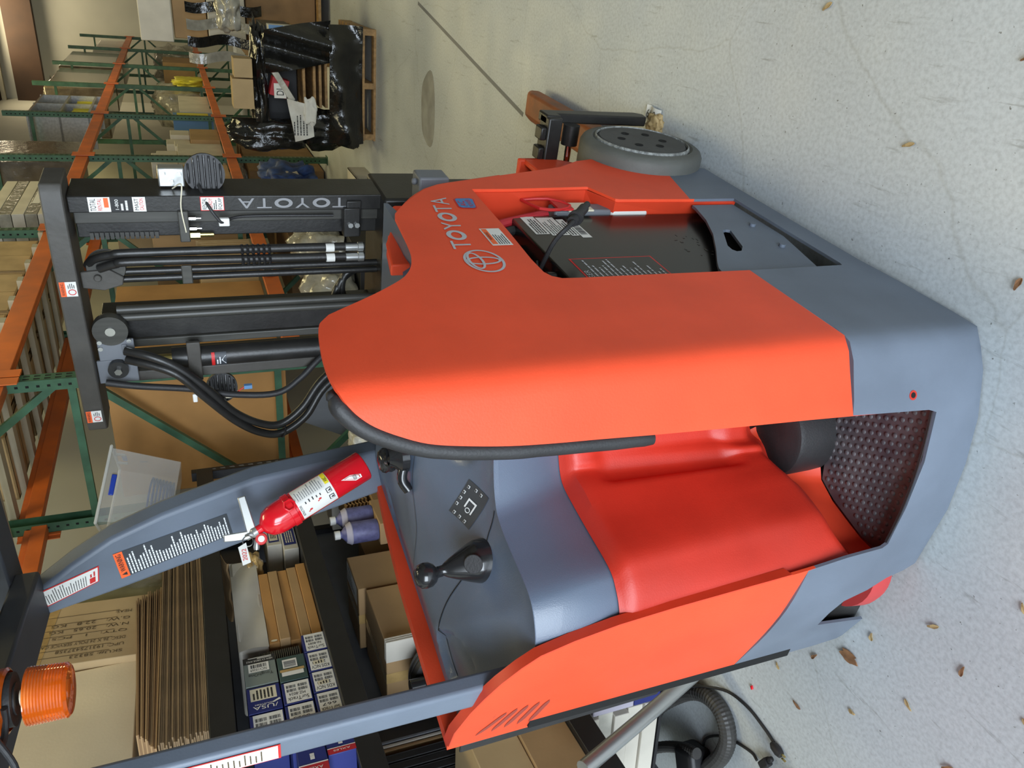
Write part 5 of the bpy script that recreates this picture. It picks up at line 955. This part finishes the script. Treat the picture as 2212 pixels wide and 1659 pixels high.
rb('black_crate', 'black plastic crate on the floor behind the mast', 'crate', (5.3, 1.8, .02), (6.9, 2.6, .55), 'shelf_black', None); rb('grey_board', 'grey board leaning under the lower rack beam left of the mast', 'board', (4.5, 2.2, .35), (4.56, 3.0, 1.0), 'panel_grey', None, rot=Matrix.Rotation(.5, 4, 'X')); rb('dark_red_crate', 'dark red crate under the lower rack beam', 'crate', (4.62, 2.2, .02), (5.2, 3.0, .6), 'cardboard_dark', None)
# pallet with black wrapped goods
PX, PY = 7.28, .44
t = thing('pallet', 'wooden pallet of black wrapped goods standing on the floor right of the mast', 'pallet', RK, (PX, PY, 0))
for y in (0, .44, .88): b = MB(); b.box((0, y, .02), (1.15, y + .05, .10)); b.build('stringer', 'wood', t)
for k in range(7): b = MB(); b.box((.0 + .17 * k, 0, .10), (.11 + .17 * k, .94, .12)); b.build('deck_board', 'wood', t)
b = MB(); b.box((0, 0, 0), (.1, .94, .02)); b.box((1.05, 0, 0), (1.15, .94, .02)); b.build('bottom_board', 'wood', t)
for k, (z, m_) in enumerate(((.42, 'wood'), (.47, 'wood'), (.52, 'wood'), (.61, 'wood'))): b = MB(); b.box((0, 0, 0), (.9, .62, .022)); single(b.build('wooden_shelf', m_), RK, (PX + .05, PY + .05, z), ['lowest', 'second lowest', 'second highest', 'highest'][k] + ' wooden shelf board inside the black wrapped pallet load', 'board', 'boards in the pallet load')
b = MB()
def wrapf(u, v):
    y = -.02 + .98 * u; z = .10 + .30 * v; k = abs(u - .55); x = -.03 - .05 * math.sin(v * PI) * math.sin(u * 9) ** 2 + .05 * math.sin(u * 3 + v * 4)
    return (x, y, z - .10 * math.exp(-((u - .5) / .16) ** 2) * (1 - v) * 0)
b.grid(wrapf, 40, 14); w1 = single(b.build('black_film', 'black_wrap', smooth=70, solid=.004), RK, (PX, PY, .02), 'glossy black stretch film around the foot of the pallet load', 'film')
def wrapg(u, v): y = -.05 + .34 * u + .10 * v; z = .38 + .55 * v; return (-.05 + .06 * math.sin(u * 8 + v * 5), y, z)
b = MB(); b.grid(wrapg, 20, 20); single(b.build('black_film', 'black_wrap', smooth=70, solid=.004), RK, (PX, PY, .02), 'torn flap of black film hanging on the right of the pallet load', 'film')
bag('black_bag', 'black film bundle on the left front of the pallet load', RK, (PX + .16, PY + .86, .14), (.16, .15, .30), 'black_wrap', 41, .3); bag('black_bag', 'tall black film bundle rising at the left of the pallet load', RK, (PX + .16, PY + .92, .62), (.12, .12, .34), 'black_wrap', 42, .3); bag('black_bag', 'black film bundle on the top right of the pallet load', RK, (PX + .2, PY + .50, .92), (.14, .44, .07), 'black_wrap', 43, .3)
rb('pallet_core', 'dark goods stacked under the black film', 'box', (PX + .36, PY + .05, .64), (PX + 1.1, PY + .9, .90), 'shelf_black', None)
rb('appliance_box', 'blue and white box with a picture of a cream canister, on the pallet load', 'box', (PX + .02, PY + .02, .64), (PX + .2, PY + .30, .90), 'paper', None, dec=None)
d = Decal(lambda u, v, h: Vector((-h - .001, .28 * (1 - u), .26 * v))); ab = thing('box_front_print', 'printed blue and white front of the appliance box on the pallet', 'print', RK, (PX + .012, PY + .02, .64))
d.rect(0, .0, 1, 1, 'label_white').rect(0, .55, 1, 1, 'light_blue', 2).rect(.55, .08, .85, .5, 'label_cream', 3).rect(.48, .08, .56, .5, 'ink', 3).text('HORN', .12, .58, .5, .66, 'box_red', 3).lines(.1, .1, .45, .45, 4, 'panel_grey', 3).build('print', ab)
rb('red_box', 'red and white printed box lying on the black film', 'box', (PX - .02, PY + .45, .77), (PX + .12, PY + .60, .91), 'box_red', None, rot=Matrix.Rotation(.25, 4, 'X')); d = Decal(lambda u, v, h: Vector((-h - .001, .12 * (1 - u), .1 * v))); q = thing('red_box_label', 'white DL label on the red box', 'label', RK, (PX - .03, PY + .47, .785)); d.rect(0, 0, 1, 1, 'label_white').text('DL', .2, .2, .8, .8, 'ink').build('print', q)
rb('slanted_box', 'pale grey blue box lying slanted above the red box', 'box', (PX - .05, PY + .28, .80), (PX + .1, PY + .62, .85), 'bag_white', None, rot=Matrix.Rotation(-.55, 4, 'X'))
rb('tan_box', 'small tan box on the black film, upper of two', 'box', (PX - .02, PY + .29, 1.05), (PX + .2, PY + .44, 1.20), 'cardboard_light', None); rb('tan_box', 'tan box on the black film, lower of two', 'box', (PX - .02, PY + .45, 1.05), (PX + .2, PY + .69, 1.22), 'cardboard_light', None)
b = MB(); b.grid(lambda u, v: (-.02 * math.sin(u * 7 + v * 3), .26 * u + .10 * v * (u - .5), .22 * v - .06 * u * v), 16, 12); wp = thing('delivery_note', 'crumpled white printed sheet stuck on the black film', 'paper', RK, (PX - .10, PY + .63, .57)); b.build('sheet', 'paper', wp, smooth=70, solid=.003)
b = MB(); b.blob((-.02, .05, .03), (.02, .10, .05), .3, seed=6); b.build('folded_corner', 'paper', wp, smooth=70)
d = Decal(lambda u, v, h: Vector((-.026 - h, .05 + .2 * (1 - u), .05 + .13 * v))); d.lines(0, 0, 1, 1, 5, 'ink', fill=.35).build('print', wp)
# wrapped stacks farther down the aisle
for k, (lo, hi, m_, lab) in enumerate((((9.6, .30, .9), (10.6, .82, 1.28), 'carton_white', 'film wrapped white box in the tall stack beyond the black pallet'), ((9.62, .32, 1.29), (10.6, .80, 1.62), 'cardboard', 'narrow brown box near the top of the tall stack'), ((9.58, .36, 1.63), (10.7, .84, 1.95), 'carton_white', 'film covered brown box topping the tall stack'), ((9.7, .30, .14), (10.7, .98, .88), 'cardboard_dark', 'dark brown box at the foot of the tall stack'))):
    rb('stacked_box', lab, 'box', lo, hi, m_, None, bevel=.01)
for k in range(4): b = MB(); b.grid(lambda u, v: (-.04 * math.sin(v * 6 + k), .10 * u + .02 * math.sin(v * 9), .75 * v), 6, 20); single(b.build('film_strip', 'clear_wrap' if k % 2 else 'black_wrap', smooth=70, solid=.005), RK, (9.4, .42 + .16 * k, .75), ['black film strip hanging from the tall stack, rightmost', 'clear film strip hanging from the tall stack, right of the middle', 'black film strip hanging from the tall stack, left of the middle', 'clear film strip hanging from the tall stack, leftmost'][k], 'film')
bag('clear_wrap_pile', 'pile of crinkled clear film hanging above the pallet load', RK, (7.9, .40, 1.08), (.14, .16, .10), 'clear_wrap', 51, .3); rb('yellowish_crate', 'yellowish wooden crate at the right edge beyond the pallet', 'crate', (9.7, -.6, .14), (10.9, .28, .9), 'bin_wood', None)  # crate has the same plain wood colour as the plywood bins
t = thing('second_pallet', 'wooden pallet under the far tall stack', 'pallet', RK, (9.55, -.65, 0)); b = MB(); b.box((0, 0, .10), (1.2, 1.65, .13)); b.build('deck', 'wood', t); [(lambda b: (b.box((0, y, 0), (1.2, y + .09, .10)), b.build('stringer', 'wood', t)))(MB()) for y in (0, .78, 1.56)]
t = thing('orange_frame', 'orange rack frame against the far white wall', 'rack frame', RK, (20.5, .35, 0)); b = MB(); b.box((0, 0, 0), (.1, .1, 2.45)); b.build('post', 'rack_orange', t); b = MB(); b.box((0, -1.6, 2.33), (.1, 0, 2.45)); b.build('beam', 'rack_orange', t); rb('far_yellow_box', 'yellow edged box inside the far orange frame', 'box', (20.7, -.6, 1.9), (21.4, .2, 2.3), 'yellow_bag', None); rb('far_box_pile', 'dim box pile below the far orange frame', 'box', (20.6, -1.4, 0), (21.8, .2, 1.9), 'cardboard_dark', None)
# ---------------------------------------------------------------- marks and litter on the floor
b = MB(); b.box((-.011, 0, 0), (.011, 2.13, .0012)); o = b.build('floor_line', 'panel_grey', smooth=0); p, q = Vector((1.384, 3.663, 0)), Vector((2.714, 5.21, 0)); single(o, WD, p, 'thin dark grey line painted on the floor, pointing at the truck', 'line', rz=math.degrees(math.atan2((q - p).y, (q - p).x)) - 90)
P = []; 
for k in range(28): a = 2 * PI * k / 28; P.append((.25 * math.cos(a) * (1 + .1 * math.sin(3 * a)), .20 * math.sin(a) * (1 + .15 * math.cos(2 * a)), 0))
b = MB(); b.prism(P, (0, 0, .0008)); single(b.build('dried_stain', 'stain', smooth=0), WD, (2.02, 5.30, .0002), 'oval dried stain on the floor beside the painted line', 'stain', rz=158)
t = thing('tag_scrap', 'crumpled tag printed with figures on the floor beside the load wheel', 'tag', TR, (1.645, -.075, 0)); b = MB(); b.grid(lambda u, v: (-.06 + .09 * u, -.02 + .05 * v, .006 + .012 * abs(math.sin(u * 4))), 8, 4); b.build('sheet', 'paper', t, solid=.001); b = MB(); b.blob((-.06, .03, .018), (.035, .03, .02), .4, seed=3, flat=0); b.build('crumple', 'leaf_tan', t, smooth=60); d = Decal(lambda u, v, h: Vector((-.05 + .06 * u, -.01 + .03 * v, .022 + h))); d.text('049', 0, 0, 1, 1, 'ink').build('print', t)
r = random.Random(11)
LV_ = [(-.79, 1.35), (-.93, 1.52), (-.86, 1.20), (-1.05, 1.42), (-1.02, 1.72), (-.78, 1.62), (-1.08, 1.95), (-.98, 2.02), (-.60, 1.18), (-.90, 1.85), (-1.0, 1.22), (-.7, 1.42), (-.45, 1.02), (.47, 1.35), (-.2, 1.02), (.10, 1.12), (-1.12, 1.30), (-.83, 1.98), (1.5, 2.0), (.9, 1.55), (1.3, 1.3), (.55, 1.05)]
for k, (x, y) in enumerate(LV_):
    b = MB(); L_ = .012 + .010 * r.random(); W_ = .005 + .003 * r.random(); P = [(L_ * math.cos(a), W_ * math.sin(a) * (1 if math.cos(a) < .3 else .6), .002 + .003 * abs(math.sin(a))) for a in [j * PI / 5 for j in range(10)]]; b.prism(P, (0, 0, .0015)); single(b.build('dry_leaf', 'leaf_tan' if k % 3 else 'leaf_brown', smooth=0), WD, (x * 1.03, y * 1.03, 0), 'tiny dry leaf lying on the grey floor around the truck', 'leaf', 'tiny dry leaves', rz=r.random() * 360)
b = MB(); P = [(.030 * math.cos(a) * (1 + .3 * math.sin(5 * a)), .018 * math.sin(a), .004) for a in [j * PI / 8 for j in range(16)]]; b.prism(P, (0, 0, .003)); single(b.build('dry_leaf', 'leaf_brown', smooth=0), WD, (-.885, 1.76, 0), 'larger curled red-brown leaf at the rear left corner of the truck', 'leaf', rz=70)
b = MB(); b.blob((0, 0, .004), (.007, .005, .004), .3, seed=1, sub=2); single(b.build('red_chip', 'ext_red'), WD, (-1.13, 2.23, 0), 'tiny red plastic chip on the floor inside the cord loop', 'chip')
